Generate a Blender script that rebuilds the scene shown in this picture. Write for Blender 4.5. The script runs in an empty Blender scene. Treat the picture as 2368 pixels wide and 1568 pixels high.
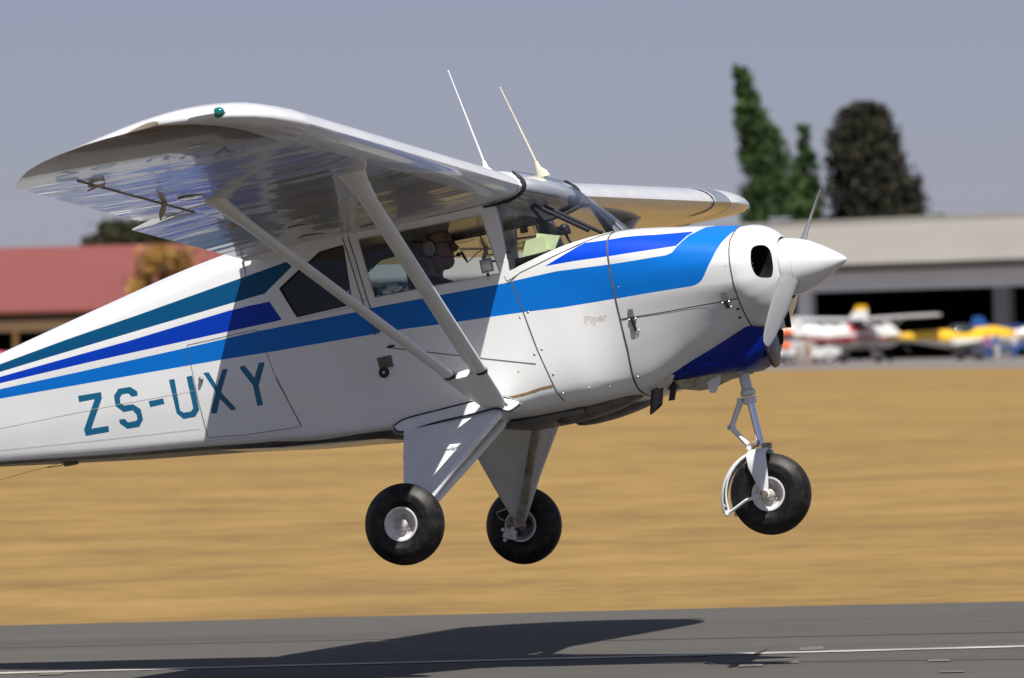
import bpy, bmesh, math, random
import numpy as np
from math import radians as R_, sin, cos, pi, sqrt, atan2
from mathutils import Vector, Matrix, Euler
from mathutils.geometry import delaunay_2d_cdt
sc=bpy.context.scene; col=sc.collection
random.seed(7)
# ------------------------------------------------------------------ camera, sky, sun, exposure
HC=1.81                                   # eye height of the photographer beside the runway
cam=bpy.data.cameras.new('camera'); camo=bpy.data.objects.new('camera',cam); col.objects.link(camo)
cam.sensor_width=36; cam.lens=218.23; cam.clip_start=.5; cam.clip_end=6000
camo.location=(0,0,HC); camo.rotation_euler=(R_(90.0365),R_(1.4),0)
cam.dof.use_dof=True; cam.dof.focus_distance=33.2; cam.dof.aperture_fstop=4.5
sc.camera=camo
SUNV=Vector((.115,-.47,1)).normalized()    # towards the sun
elev=math.asin(SUNV.z); az=atan2(SUNV.x,SUNV.y)
wd=bpy.data.worlds.new('World'); sc.world=wd; wd.use_nodes=True
nt=wd.node_tree; nt.nodes.clear()
sky=nt.nodes.new('ShaderNodeTexSky'); sky.sky_type='NISHITA'; sky.sun_disc=False
sky.sun_elevation=elev; sky.sun_rotation=az; sky.altitude=1500; sky.air_density=1.0; sky.dust_density=1.0; sky.ozone_density=2.5
tint=nt.nodes.new('ShaderNodeMix'); tint.data_type='RGBA'; tint.blend_type='MULTIPLY'; tint.inputs[0].default_value=1
tint.inputs[7].default_value=(.95,.85,1.04,1)
bg=nt.nodes.new('ShaderNodeBackground'); bg.inputs[1].default_value=.0465
ow=nt.nodes.new('ShaderNodeOutputWorld')
nt.links.new(sky.outputs[0],tint.inputs[6]); veil=nt.nodes.new('ShaderNodeMix'); veil.data_type='RGBA'; veil.inputs[0].default_value=.5; veil.inputs[7].default_value=(5.35,5.75,7.35,1)   # thin high haze over the whole sky
nt.links.new(tint.outputs[2],veil.inputs[6]); nt.links.new(veil.outputs[2],bg.inputs[0]); nt.links.new(bg.outputs[0],ow.inputs[0])
sl=bpy.data.lights.new('sun','SUN'); sl.energy=4.75; sl.angle=R_(.53); sl.color=(1,.955,.89)
so=bpy.data.objects.new('sun',sl); col.objects.link(so); so.rotation_euler=SUNV.to_track_quat('Z','Y').to_euler(); so.location=(0,20,60)
sc.view_settings.view_transform='Standard'; sc.view_settings.look='None'; sc.view_settings.gamma=1; sc.view_settings.exposure=.40
sc.cycles.max_bounces=10; sc.cycles.transparent_max_bounces=24; sc.cycles.caustics_reflective=False; sc.cycles.caustics_refractive=False
def at(x,y,D):
    """world point at distance D seen at (x,y) of a 2367 px wide print of the photograph"""
    F=14350.; U=x-1183.5; V=y-784.; c,s=cos(R_(1.4)),sin(R_(1.4))
    u=c*U-s*V; v=s*U+c*V-9.1
    return Vector((u/F*D,D,HC-v/F*D))
def gnd(x,y,z=0):
    p=at(x,y,1.); k=(HC-z)/(HC-p.z); return Vector((p.x*k,p.y*k,z))
# ------------------------------------------------------------------ materials
def nodes(name):
    m=bpy.data.materials.new(name); m.use_nodes=True; n=m.node_tree
    return m,n,n.nodes['Principled BSDF']
def mat(name,c,rough=.5,metal=0,coat=0,spec=.5,var=.06,vscale=6,bump=0,bscale=40,stretch=(1,1,1),inner=None,dirt=None):
    m,n,b=nodes(name); L=n.links.new; c=tuple(c)+(1,)
    b.inputs['Roughness'].default_value=rough; b.inputs['Metallic'].default_value=metal
    b.inputs['Coat Weight'].default_value=coat; b.inputs['Coat Roughness'].default_value=.08
    b.inputs['Specular IOR Level'].default_value=spec
    tc=n.nodes.new('ShaderNodeTexCoord'); mp=n.nodes.new('ShaderNodeMapping'); mp.inputs['Scale'].default_value=stretch
    L(tc.outputs['Object'],mp.inputs[0])
    nz=n.nodes.new('ShaderNodeTexNoise'); nz.inputs['Scale'].default_value=vscale; nz.inputs['Detail'].default_value=6
    L(mp.outputs[0],nz.inputs['Vector'])
    mr=n.nodes.new('ShaderNodeMapRange'); mr.inputs[1].default_value=.3; mr.inputs[2].default_value=.7
    mr.inputs[3].default_value=1-var; mr.inputs[4].default_value=1+var*.4
    L(nz.outputs[0],mr.inputs[0])
    mx=n.nodes.new('ShaderNodeMix'); mx.data_type='RGBA'; mx.blend_type='MULTIPLY'; mx.inputs[0].default_value=1; mx.inputs[6].default_value=c
    L(mr.outputs[0],mx.inputs[7]); outc=mx.outputs[2]
    if dirt:
        n2=n.nodes.new('ShaderNodeTexNoise'); n2.inputs['Scale'].default_value=dirt[1]; n2.inputs['Detail'].default_value=8; n2.inputs['Roughness'].default_value=.65
        L(mp.outputs[0],n2.inputs['Vector'])
        m2=n.nodes.new('ShaderNodeMapRange'); m2.inputs[1].default_value=dirt[2]; m2.inputs[2].default_value=dirt[2]+.15; m2.inputs[4].default_value=dirt[3]
        L(n2.outputs[0],m2.inputs[0])
        x2=n.nodes.new('ShaderNodeMix'); x2.data_type='RGBA'; L(m2.outputs[0],x2.inputs[0]); L(outc,x2.inputs[6]); x2.inputs[7].default_value=tuple(dirt[0])+(1,); outc=x2.outputs[2]
    if inner:
        g=n.nodes.new('ShaderNodeNewGeometry'); x3=n.nodes.new('ShaderNodeMix'); x3.data_type='RGBA'
        L(g.outputs['Backfacing'],x3.inputs[0]); L(outc,x3.inputs[6]); x3.inputs[7].default_value=tuple(inner)+(1,); outc=x3.outputs[2]
    L(outc,b.inputs['Base Color'])
    if bump:
        n3=n.nodes.new('ShaderNodeTexNoise'); n3.inputs['Scale'].default_value=bscale; n3.inputs['Detail'].default_value=4
        L(mp.outputs[0],n3.inputs['Vector']); bp=n.nodes.new('ShaderNodeBump'); bp.inputs['Strength'].default_value=1; bp.inputs['Distance'].default_value=bump
        L(n3.outputs[0],bp.inputs['Height']); L(bp.outputs[0],b.inputs['Normal'])
    return m
INN=(.11,.11,.11)
M={}
M['white']=mat('white_aircraft_paint',(.83,.845,.845),.32,coat=.35,var=.05,vscale=3,inner=INN,bump=.0011,bscale=6,dirt=((.46,.41,.34),6,.64,.45))
M['white2']=mat('white_gear_paint',(.81,.83,.84),.35,coat=.3,var=.06,vscale=8,dirt=((.42,.38,.32),14,.62,.5))
M['cowlwhite']=mat('white_cowl_paint',(.745,.76,.765),.3,coat=.5,var=.06,vscale=4,inner=(.02,.02,.02),bump=.0009,bscale=5,dirt=((.50,.46,.40),7,.66,.35))
M['teal']=mat('teal_stripe_paint',(.0,.075,.19),.4,coat=.0,spec=.25,var=.06,inner=INN)
M['royal']=mat('royal_blue_stripe_paint',(.0,.042,.46),.4,coat=.0,spec=.22,var=.05,inner=INN)
M['azure']=mat('azure_stripe_paint',(.0,.16,.60),.38,coat=.0,spec=.25,var=.04,inner=INN)
M['cobalt']=mat('cobalt_cowl_paint',(.0,.065,.68),.38,coat=.0,spec=.25,var=.04,inner=(.02,.02,.02))
M['letter']=mat('teal_letter_paint',(.004,.13,.26),.45,var=.08,inner=INN)
M['navy']=mat('navy_chin_paint',(.0,.014,.22),.28,coat=.05,spec=.2,var=.1,vscale=9,dirt=((.12,.13,.16),18,.66,.5))
M['seam']=mat('dark_seam_gap',(.10,.10,.10),.7,var=.4,vscale=30)  # dark colour of the panel joint lines
M['seamlight']=mat('pale_seam',(.56,.56,.56),.6,var=.3,vscale=30)
M['rust']=mat('rust_stain',(.42,.24,.08),.8,var=.5,vscale=40)
M['cream']=mat('aged_cream_plastic',(.74,.66,.50),.5,var=.12)
M['black']=mat('black_rubber_seal',(.012,.012,.013),.55)
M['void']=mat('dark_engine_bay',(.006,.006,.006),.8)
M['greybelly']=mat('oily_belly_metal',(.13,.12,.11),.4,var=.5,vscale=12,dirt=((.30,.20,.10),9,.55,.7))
M['darkgrey']=mat('dark_grey_metal',(.075,.07,.072),.35,metal=.6)
M['metal']=mat('bright_metal',(.62,.62,.62),.28,metal=1)
M['chrome']=mat('chrome_oleo',(.75,.78,.85),.08,metal=1)
M['grimy']=mat('grimy_white',(.45,.41,.34),.5,var=.4,vscale=16,dirt=((.16,.10,.05),9,.5,.9))
M['brownmetal']=mat('weathered_brown_metal',(.20,.16,.12),.6,var=.4,vscale=20)
M['rim']=mat('cast_wheel_paint',(.74,.74,.74),.3,metal=.1,coat=.2,var=.15,vscale=25)
M['hubdirt']=mat('dusty_wheel_centre',(.60,.56,.53),.5,metal=.0,var=.3,vscale=30)
M['green']=mat('green_lamp_glass',(.0,.16,.13),.08,coat=1)
M['liner']=mat('cabin_liner',(.16,.15,.145),.85,var=.15)
M['dash']=mat('dashboard_black',(.07,.072,.08),.6)
M['seat']=mat('dark_seat_fabric',(.02,.02,.022),.85,var=.3,vscale=30)
M['greyplastic']=mat('grey_plastic',(.30,.32,.35),.4)
M['paper']=mat('pale_green_notepaper',(.80,.92,.48),.75,var=.12,vscale=20)
M['ink']=mat('notebook_edge_ink',(.22,.26,.16),.8)
M['stickerblue']=mat('sticker_blue',(.03,.14,.22),.5)
M['stickerwhite']=mat('sticker_white',(.5,.54,.56),.5)
M['navyline']=mat('dark_blue_edging',(.004,.018,.05),.4); M['plate']=mat('brown_data_plate',(.22,.17,.15),.5); M['headliner']=mat('grey_headlining',(.22,.20,.19),.9); M['lens']=mat('grey_lamp_lens',(.30,.33,.37),.08,coat=1)
M['paintfaint']=mat('faded_runway_paint',(.135,.13,.108),.8,var=.4)
M['faint']=mat('faded_lettering',(.68,.66,.60),.5)
def tyre_mat():
    m,n,b=nodes('tyre_rubber'); b.inputs['Roughness'].default_value=.42; b.inputs['Specular IOR Level'].default_value=.3
    tc=n.nodes.new('ShaderNodeTexCoord'); nz=n.nodes.new('ShaderNodeTexNoise'); nz.inputs['Scale'].default_value=9
    n.links.new(tc.outputs['Object'],nz.inputs[0]); mr=n.nodes.new('ShaderNodeMapRange'); mr.inputs[3].default_value=.32; mr.inputs[4].default_value=.58
    n.links.new(nz.outputs[0],mr.inputs[0]); n.links.new(mr.outputs[0],b.inputs['Roughness'])
    n2=n.nodes.new('ShaderNodeTexNoise'); n2.inputs['Scale'].default_value=22; n2.inputs['Detail'].default_value=8; n.links.new(tc.outputs['Object'],n2.inputs[0]); r=n.nodes.new('ShaderNodeValToRGB'); r.color_ramp.elements[0].position=.45; r.color_ramp.elements[1].position=.75
    r.color_ramp.elements[0].color=(.009,.0085,.008,1); r.color_ramp.elements[1].color=(.035,.030,.025,1); n.links.new(n2.outputs[0],r.inputs[0]); n.links.new(r.outputs[0],b.inputs['Base Color']); return m
M['tyre']=tyre_mat(); M['propgrey']=mat('painted_propeller',(.20,.205,.21),.4)
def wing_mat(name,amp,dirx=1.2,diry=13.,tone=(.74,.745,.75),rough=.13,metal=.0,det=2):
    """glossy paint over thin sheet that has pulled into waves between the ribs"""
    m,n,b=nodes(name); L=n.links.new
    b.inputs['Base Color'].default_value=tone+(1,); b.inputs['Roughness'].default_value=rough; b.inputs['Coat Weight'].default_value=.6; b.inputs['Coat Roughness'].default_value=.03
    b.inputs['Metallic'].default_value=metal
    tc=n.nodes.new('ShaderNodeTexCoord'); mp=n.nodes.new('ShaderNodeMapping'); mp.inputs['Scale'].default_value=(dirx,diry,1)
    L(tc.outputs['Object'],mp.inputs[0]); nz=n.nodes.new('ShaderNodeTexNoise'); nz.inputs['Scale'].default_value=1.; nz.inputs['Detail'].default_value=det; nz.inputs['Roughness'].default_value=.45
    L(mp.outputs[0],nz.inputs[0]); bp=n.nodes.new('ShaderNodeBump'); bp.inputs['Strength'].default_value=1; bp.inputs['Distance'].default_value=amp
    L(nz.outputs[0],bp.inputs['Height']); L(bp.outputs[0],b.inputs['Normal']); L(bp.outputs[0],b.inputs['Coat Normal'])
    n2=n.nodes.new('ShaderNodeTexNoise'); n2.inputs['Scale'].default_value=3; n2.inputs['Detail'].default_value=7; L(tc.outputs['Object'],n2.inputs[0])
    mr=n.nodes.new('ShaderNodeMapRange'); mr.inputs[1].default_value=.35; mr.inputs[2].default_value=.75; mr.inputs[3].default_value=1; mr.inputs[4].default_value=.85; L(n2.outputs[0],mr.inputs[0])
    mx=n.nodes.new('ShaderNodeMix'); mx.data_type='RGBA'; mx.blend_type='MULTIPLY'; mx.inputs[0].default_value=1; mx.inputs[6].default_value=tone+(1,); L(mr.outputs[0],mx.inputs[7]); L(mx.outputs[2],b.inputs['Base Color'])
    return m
M['wing']=wing_mat('waved_shaded_wing_skin',.0065,1.0,5.5,tone=(.50,.48,.45),rough=.19,det=1); M['wingtop']=wing_mat('wing_nose_skin',.0008,1.,4.,rough=.25); M['bracket']=mat('tan_bracket',(.52,.44,.32),.6,var=.4,vscale=20); M['tip']=wing_mat('wing_tip_reflection_tint',.03,.7,1.6,det=.5,tone=(.29,.235,.175),rough=.2); M['corr']=wing_mat('corrugated_control_skin',.007,.9,8.,tone=(.62,.63,.65),rough=.17,det=1)  # wing tone paints in underside shade; tip tone adds brown grass reflection
def glass(name,tint=(.86,.9,.92),rough=.02):
    m=bpy.data.materials.new(name); m.use_nodes=True; n=m.node_tree; n.nodes.clear(); L=n.links.new
    t=n.nodes.new('ShaderNodeBsdfTransparent'); t.inputs[0].default_value=tint+(1,)
    g=n.nodes.new('ShaderNodeBsdfGlossy'); g.inputs['Roughness'].default_value=rough; fr=n.nodes.new('ShaderNodeFresnel'); fr.inputs[0].default_value=1.5
    x=n.nodes.new('ShaderNodeMixShader'); o=n.nodes.new('ShaderNodeOutputMaterial')
    L(fr.outputs[0],x.inputs[0]); L(t.outputs[0],x.inputs[1]); L(g.outputs[0],x.inputs[2]); L(x.outputs[0],o.inputs[0]); return m
M['glass']=glass('cabin_glass'); M['tinted']=glass('tinted_rear_glass',(.34,.44,.50)); M['shield']=glass('windscreen_glass',(.90,.93,.97),.05)
# ------------------------------------------------------------------ mesh builder
BASE=Vector((-2.41,0,-1.28))
class MB:
    def __init__(s,off=None): s.v=[];s.f=[];s.m=[];s.off=Vector(off) if off is not None else BASE
    def add(s,vs,fs,m=0):
        b=len(s.v); s.v+= [tuple(Vector(p)-s.off) for p in vs]; s.f+=[tuple(b+i for i in f) for f in fs]; s.m+=[m]*len(fs); return s
    def loft(s,rings,m=0,cap=(True,True),closed=True):
        n=len(rings[0]); vs=[p for r in rings for p in r]; fs=[]
        for i in range(len(rings)-1):
            for j in range(n if closed else n-1):
                k=(j+1)%n; fs.append((i*n+j,i*n+k,(i+1)*n+k,(i+1)*n+j))
        if closed and cap[0]: fs.append(tuple(range(n))[::-1])
        if closed and cap[1]: fs.append(tuple((len(rings)-1)*n+j for j in range(n)))
        return s.add(vs,fs,m)
    def tube(s,path,r,n=12,m=0,cap=(True,True)):
        path=[Vector(p) for p in path]; r=r if isinstance(r,(list,tuple)) else [r]*len(path)
        rings=[]; up=None
        for i,p in enumerate(path):
            a=path[max(i-1,0)]; b=path[min(i+1,len(path)-1)]; t=(b-a).normalized()
            if up is None: up=Vector((0,0,1)) if abs(t.z)<.9 else Vector((1,0,0))
            x=t.cross(up).normalized(); y=x.cross(t).normalized(); up=y
            rings.append([p+(x*cos(2*pi*k/n)+y*sin(2*pi*k/n))*r[i] for k in range(n)])
        return s.loft(rings,m,cap)
    def foil(s,path,ab,chord=(1,0,0),n=20,m=0,cap=(True,True)):
        """streamlined tube: ab=(half chord, half thickness) per point, long axis along chord"""
        path=[Vector(p) for p in path]; rings=[]
        for i,p in enumerate(path):
            a=path[max(i-1,0)]; b=path[min(i+1,len(path)-1)]; t=(b-a).normalized(); c=Vector(chord); c=(c-t*c.dot(t)).normalized(); e=t.cross(c).normalized()
            A,B=ab[i]; rings.append([p+c*(A*cos(2*pi*k/n))+e*(B*sin(2*pi*k/n)*(1+.25*cos(2*pi*k/n))) for k in range(n)])
        return s.loft(rings,m,cap)
    def lathe(s,prof,o,ax,n=48,m=0,cap=(False,False)):
        o=Vector(o); ax=Vector(ax).normalized(); u=ax.orthogonal().normalized(); w=ax.cross(u)
        return s.loft([[o+ax*a+(u*cos(2*pi*k/n)+w*sin(2*pi*k/n))*max(r,1e-4) for k in range(n)] for a,r in prof],m,cap)
    def box(s,c,d,m=0,rot=None,bev=0):
        c=Vector(c); h=Vector(d)/2; rm=rot.to_matrix() if rot else Matrix.Identity(3)
        if bev<=0:
            P=[c+rm@Vector((x*h.x,y*h.y,z*h.z)) for x in(-1,1) for y in(-1,1) for z in(-1,1)]
            return s.add(P,[(0,1,3,2),(4,6,7,5),(0,4,5,1),(2,3,7,6),(0,2,6,4),(1,5,7,3)],m)
        bm=bmesh.new(); bmesh.ops.create_cube(bm,size=1); bmesh.ops.scale(bm,vec=Vector(d),verts=bm.verts)
        bmesh.ops.bevel(bm,geom=bm.edges[:]+bm.verts[:],offset=bev,segments=3,affect='EDGES',profile=.5); bm.verts.index_update()
        s.add([c+rm@v.co for v in bm.verts],[tuple(v.index for v in f.verts) for f in bm.faces],m); bm.free(); return s
    def prism(s,poly,a,b,m=0):
        """poly: list of 3d points, extruded by vector b from offset a"""
        A=[Vector(p)+Vector(a) for p in poly]; B=[Vector(p)+Vector(b) for p in poly]; n=len(A)
        return s.add(A+B,[tuple(range(n))[::-1],tuple(range(n,2*n))]+[(i,(i+1)%n,n+(i+1)%n,n+i) for i in range(n)],m)
    def ball(s,c,r,m=0,seg=16,rot=None):
        c=Vector(c); r=(r,r,r) if not hasattr(r,'__len__') else r; rm=rot.to_matrix() if rot else Matrix.Identity(3); rings=[]
        for i in range(1,seg//2):
            a=pi*i/(seg//2); rings.append([c+rm@Vector((r[0]*sin(a)*cos(2*pi*k/seg),r[1]*sin(a)*sin(2*pi*k/seg),r[2]*cos(a))) for k in range(seg)])
        return s.loft(rings,m)
    def build(s,name,mats,parent=None,angle=35,smooth=True,recalc=True):
        me=bpy.data.meshes.new(name); me.from_pydata(s.v,[],s.f)
        mats=[mats] if isinstance(mats,(str,bpy.types.Material)) else mats
        for q in mats: me.materials.append(M[q] if isinstance(q,str) else q)
        me.polygons.foreach_set('material_index',s.m)
        if recalc: bm=bmesh.new(); bm.from_mesh(me); bmesh.ops.recalc_face_normals(bm,faces=bm.faces); bm.to_mesh(me); bm.free()
        if smooth:
            me.polygons.foreach_set('use_smooth',[True]*len(me.polygons)); me.set_sharp_from_angle(angle=R_(angle))
        me.update(); o=bpy.data.objects.new(name,me); col.objects.link(o)
        if parent: o.parent=parent
        return o
def tag(o,label=None,cat=None,group=None,kind=None):
    if label: o['label']=label
    if cat: o['category']=cat
    if group: o['group']=group
    if kind: o['kind']=kind
    return o
def empty(name,loc=(0,0,0),rot=None):
    o=bpy.data.objects.new(name,None); o.empty_display_size=.3; col.objects.link(o); o.location=loc
    if rot is not None: o.rotation_euler=rot
    return o
# ------------------------------------------------------------------ aircraft skin geometry
# ---- fuselage surface: control points (y,z) per station, index t = 0 (belly centre) .. 12 (top centre)
def _tail(x,w,zb,zbe,zr,zd,zt,zm=-.06):
    return (x,[(0,zbe),(.5*w,zbe),(.92*w,zb-.012),(.96*w,zb+.014),(.982*w,zb+.4*(zm-zb)),(w,zm),(.995*w,.5*(zm+zr)),(.985*w,zr),
               (.955*w,.5*(zr+zd)),(.91*w,zd-.008),(.87*w,zd+.012),(.42*w,zd+.62*(zt-zd)),(0,zt)])
STATIONS=[
 _tail(-6.1,.04,-.10,-.11,.05,.10,.115,-.02),
 _tail(-5.0,.25,-.228,-.25,.15,.30,.39),
 _tail(-4.35,.357,-.305,-.335,.215,.405,.538),
 _tail(-3.7,.442,-.373,-.41,.29,.525,.672),
 _tail(-3.3,.485,-.42,-.47,.33,.585,.72),
 (-3.0,[(0,-.50),(.25,-.50),(.455,-.468),(.482,-.44),(.492,-.30),(.499,-.06),(.499,.1),(.499,.2),(.499,.35),(.497,.50),(.495,.62),(.3,.66),(0,.67)]),
 (-2.5,[(0,-.53),(.25,-.53),(.46,-.495),(.487,-.465),(.495,-.30),(.5,-.06),(.5,.1),(.5,.2),(.5,.35),(.5,.50),(.498,.62),(.3,.66),(0,.67)]),
 (-1.9,[(0,-.56),(.25,-.555),(.44,-.515),(.485,-.46),(.495,-.30),(.5,-.06),(.5,.1),(.5,.2),(.5,.35),(.5,.50),(.498,.62),(.3,.66),(0,.67)]),
 (-1.78,[(0,-.565),(.25,-.56),(.43,-.52),(.478,-.45),(.492,-.30),(.498,-.06),(.498,.1),(.498,.2),(.498,.35),(.498,.50),(.496,.62),(.3,.66),(0,.67)]),
 (-1.735,[(0,-.565),(.25,-.56),(.42,-.52),(.475,-.44),(.49,-.30),(.495,-.06),(.495,.1),(.494,.2),(.492,.26),(.484,.31),(.44,.35),(.25,.38),(0,.39)]),
 (-1.5,[(0,-.56),(.25,-.555),(.40,-.52),(.455,-.45),(.48,-.30),(.487,-.10),(.488,.05),(.487,.17),(.482,.25),(.468,.302),(.43,.338),(.24,.37),(0,.385)]),
 (-1.2,[(0,-.55),(.14,-.545),(.27,-.525),(.35,-.475),(.415,-.30),(.45,-.14),(.473,0),(.48,.1),(.477,.2),(.445,.29),(.37,.338),(.20,.370),(0,.382)]),
 (-.85,[(0,-.46),(.12,-.455),(.24,-.425),(.335,-.352),(.395,-.24),(.435,-.13),(.463,-.02),(.47,.075),(.456,.16),(.415,.235),(.32,.287),(.165,.326),(0,.340)]),
 (-.53,[(0,-.32),(.10,-.315),(.2,-.292),(.305,-.232),(.362,-.18),(.405,-.13),(.445,-.045),(.452,.04),(.432,.11),(.385,.17),(.28,.227),(.14,.270),(0,.285)]),
]
SX=np.array([s[0] for s in STATIONS]); SP=np.array([s[1] for s in STATIONS],float)
def pchip(xs,ys,x):
    """monotone cubic; xs increasing, ys (n,...)"""
    h=np.diff(xs); d=(ys[1:]-ys[:-1])/h.reshape((-1,)+(1,)*(ys.ndim-1))
    m=np.zeros_like(ys); m[0]=d[0]; m[-1]=d[-1]
    a,b=d[:-1],d[1:]; ok=(a*b)>0
    with np.errstate(all='ignore'): hm=np.where(ok,2*a*b/(a+b),0)
    m[1:-1]=hm
    i=int(np.clip(np.searchsorted(xs,x)-1,0,len(xs)-2)); t=(x-xs[i])/h[i]
    return (2*t**3-3*t**2+1)*ys[i]+(t**3-2*t**2+t)*h[i]*m[i]+(-2*t**3+3*t**2)*ys[i+1]+(t**3-t**2)*h[i]*m[i+1]
_sc={}
def section(x):
    k=round(x,5)
    if k not in _sc: _sc[k]=pchip(SX,SP,x)
    return _sc[k]
TI=np.arange(13.)
def fpt(x,t,off=0.):
    """point of the right-hand (y<0) fuselage skin"""
    t=min(max(t,0.),12.)
    p=pchip(TI,section(x),t)
    if off:
        n=fnorm(x,t); return (x+n[0]*off,-p[0]+n[1]*off,p[1]+n[2]*off)
    return (x,-p[0],p[1])
def fnorm(x,t):
    a=np.array(fpt(x-.004,t));b=np.array(fpt(x+.004,t));c=np.array(fpt(x,min(t+.03,12)));d=np.array(fpt(x,max(t-.03,0)))
    n=np.cross(b-a,c-d); n/= (np.linalg.norm(n)+1e-12)
    m=np.array(fpt(x,t))
    if n@np.array([0,m[1],m[2]])<0: n=-n
    return n
def z2t(x,z):
    s=section(x); lo,hi=0.,12.
    for _ in range(30):
        m=.5*(lo+hi)
        if pchip(TI,s,m)[1]<z: lo=m
        else: hi=m
    return .5*(lo+hi)
# ------------------------------------------------------------------ the aircraft stands in its own frame: x to the nose, y to its left, z up, origin at the spinner tip
PSI,TH,PHI=R_(18.2),R_(9),R_(-2.25)
RB=Matrix.Rotation(-PSI,3,'Z')@Matrix.Rotation(-TH,3,'Y')@Matrix.Rotation(PHI,3,'X')
TB=Vector((1.8397,33.8514,2.195+HC-1.78))
def toworld(p): return RB@Vector(p)+TB
def place(root,base): root.location=toworld(base); root.rotation_euler=RB.to_euler()
plane=empty('light_aircraft'); place(plane,BASE)
tag(plane,'white high-wing light aircraft with blue stripes and three wheels, in flight just above the runway','aircraft')
BUL='skin'
def dens(poly,closed=True,step=.07,ts=.8):
    out=[]; n=len(poly)
    for i in range(n if closed else n-1):
        (x0,t0),(x1,t1)=poly[i],poly[(i+1)%n]; k=max(1,int(max(abs(x1-x0)/step,abs(t1-t0)/ts)))
        usez=1.8<t0<9.6 and 1.8<t1<9.6
        if usez: z0=fpt(x0,t0)[2]; z1=fpt(x1,t1)[2]
        for j in range(k):
            a=j/k; x=x0+(x1-x0)*a
            out.append((x,z2t(x,z0+(z1-z0)*a) if (usez and j) else t0+(t1-t0)*a))
    if not closed: out.append(poly[-1])
    return out
def pip(x,y,poly):
    c=False; n=len(poly); j=n-1
    for i in range(n):
        xi,yi=poly[i]; xj,yj=poly[j]
        if (yi>y)!=(yj>y) and x<(xj-xi)*(y-yi)/(yj-yi)+xi: c=not c
        j=i
    return c
# livery, as (x,t) outlines on the skin
TEAL=[(-6.1,9.0),(-4.957,8.97),(-4.495,8.7),(-3.985,8.39),(-3.651,8.29),(-3.355,8.24),(-3.037,9.18),(-3.006,8.97),(-3.197,7.61),(-4.079,7.66),(-4.961,8.32),(-6.1,8.7)]
ROYAL=[(-6.1,8.2),(-4.964,7.98),(-4.085,7.25),(-3.424,7.01),(-3.174,7.35),(-3.116,6.8),(-3.159,6.61),(-4.346,6.9),(-4.969,7.49),(-6.1,7.7)]
AZF=[(-6.1,7.3),(-4.973,7.09),(-4.436,6.64),(-3.721,6.31),(-3.3,6.22),(-2.664,6.80),(-2.56,6.86),(-1.784,6.79),(-1.744,6.78),(-1.5,7.2),(-1.209,7.69),(-1.2,7.69),(-1.2,5.84),(-1.21,5.84),(-1.5,5.55),(-1.73,5.34),(-2.195,5.46),(-2.404,5.54),(-2.747,5.59),(-3.187,5.59),(-3.536,5.67),(-3.953,5.85),(-4.982,6.56),(-6.1,6.9)]
AZC=[(-1.2,7.70),(-1.05,7.82),(-.877,7.99),(-.845,8.15),(-.820,8.55),(-.793,9.0),(-.764,9.68),(-.735,10.2),(-.712,10.9),(-.70,12.),(-.53,12.),(-.53,10.9),(-.549,9.9),(-.579,8.95),(-.605,8.2),(-.627,7.62),(-.655,7.05),(-.682,6.54),(-.70,6.28),(-.718,6.12),(-.738,6.02),(-.764,5.96),(-1.0,5.9),(-1.2,5.84)]
DKF=[(-1.563,7.6),(-1.444,8.44),(-1.331,9.45),(-1.2,9.36),(-1.2,8.16),(-1.4,7.85)]
DKC=[(-1.2,9.36),(-.95,9.75),(-.764,10.18),(-.752,10.1),(-.774,9.6),(-.800,8.95),(-.822,8.62),(-1.2,8.16)]
Z_=[(-4.449,5.68),(-4.298,5.6),(-4.299,5.34),(-4.397,4.3),(-4.287,4.31),(-4.289,4.05),(-4.442,4.0),(-4.445,4.31),(-4.346,5.37),(-4.448,5.4)]
S_=[(-4.071,5.14),(-4.07,5.3),(-4.109,5.52),(-4.186,5.56),(-4.221,5.33),(-4.22,4.93),(-4.176,4.68),(-4.117,4.68),(-4.097,4.52),(-4.099,4.36),(-4.118,4.33),(-4.161,4.33),(-4.175,4.46),(-4.213,4.47),(-4.212,4.32),(-4.172,4.08),(-4.095,4.09),(-4.063,4.33),(-4.066,4.68),(-4.108,4.88),(-4.167,4.9),(-4.187,5.01),(-4.185,5.2),(-4.168,5.31),(-4.129,5.3),(-4.108,5.14)]
H_=[(-4.009,4.88),(-3.915,4.88),(-3.912,4.7),(-4.005,4.68)]
U_=[(-3.862,5.44),(-3.826,5.43),(-3.823,4.44),(-3.804,4.36),(-3.758,4.36),(-3.74,4.44),(-3.75,5.41),(-3.713,5.4),(-3.704,4.37),(-3.737,4.17),(-3.811,4.15),(-3.848,4.37)]
X_=[(-3.643,5.4),(-3.609,5.39),(-3.57,4.92),(-3.52,5.38),(-3.488,5.35),(-3.551,4.74),(-3.48,4.28),(-3.483,4.22),(-3.51,4.22),(-3.565,4.57),(-3.599,4.2),(-3.633,4.2),(-3.633,4.31),(-3.584,4.77)]
Y_=[(-3.413,5.34),(-3.381,5.34),(-3.334,4.95),(-3.294,5.33),(-3.261,5.32),(-3.263,5.24),(-3.316,4.73),(-3.31,4.25),(-3.346,4.24),(-3.351,4.76),(-3.412,5.27)]
def xz(l): return [(x,z2t(x,z)) for x,z in l]
REARWIN=xz([(-3.10,.388),(-2.972,.465),(-2.897,.504),(-2.833,.543),(-2.69,.555),(-2.693,.226),(-3.023,.215)])
DOORWIN=xz([(-2.598,.571),(-1.872,.570),(-1.818,.235),(-2.555,.237)])
WSHOLE=[(-1.762,12),(-1.762,7.35),(-1.706,7.88),(-1.515,8.93),(-1.34,9.95),(-1.235,10.6),(-1.205,11.3),(-1.2001,12)]
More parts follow.
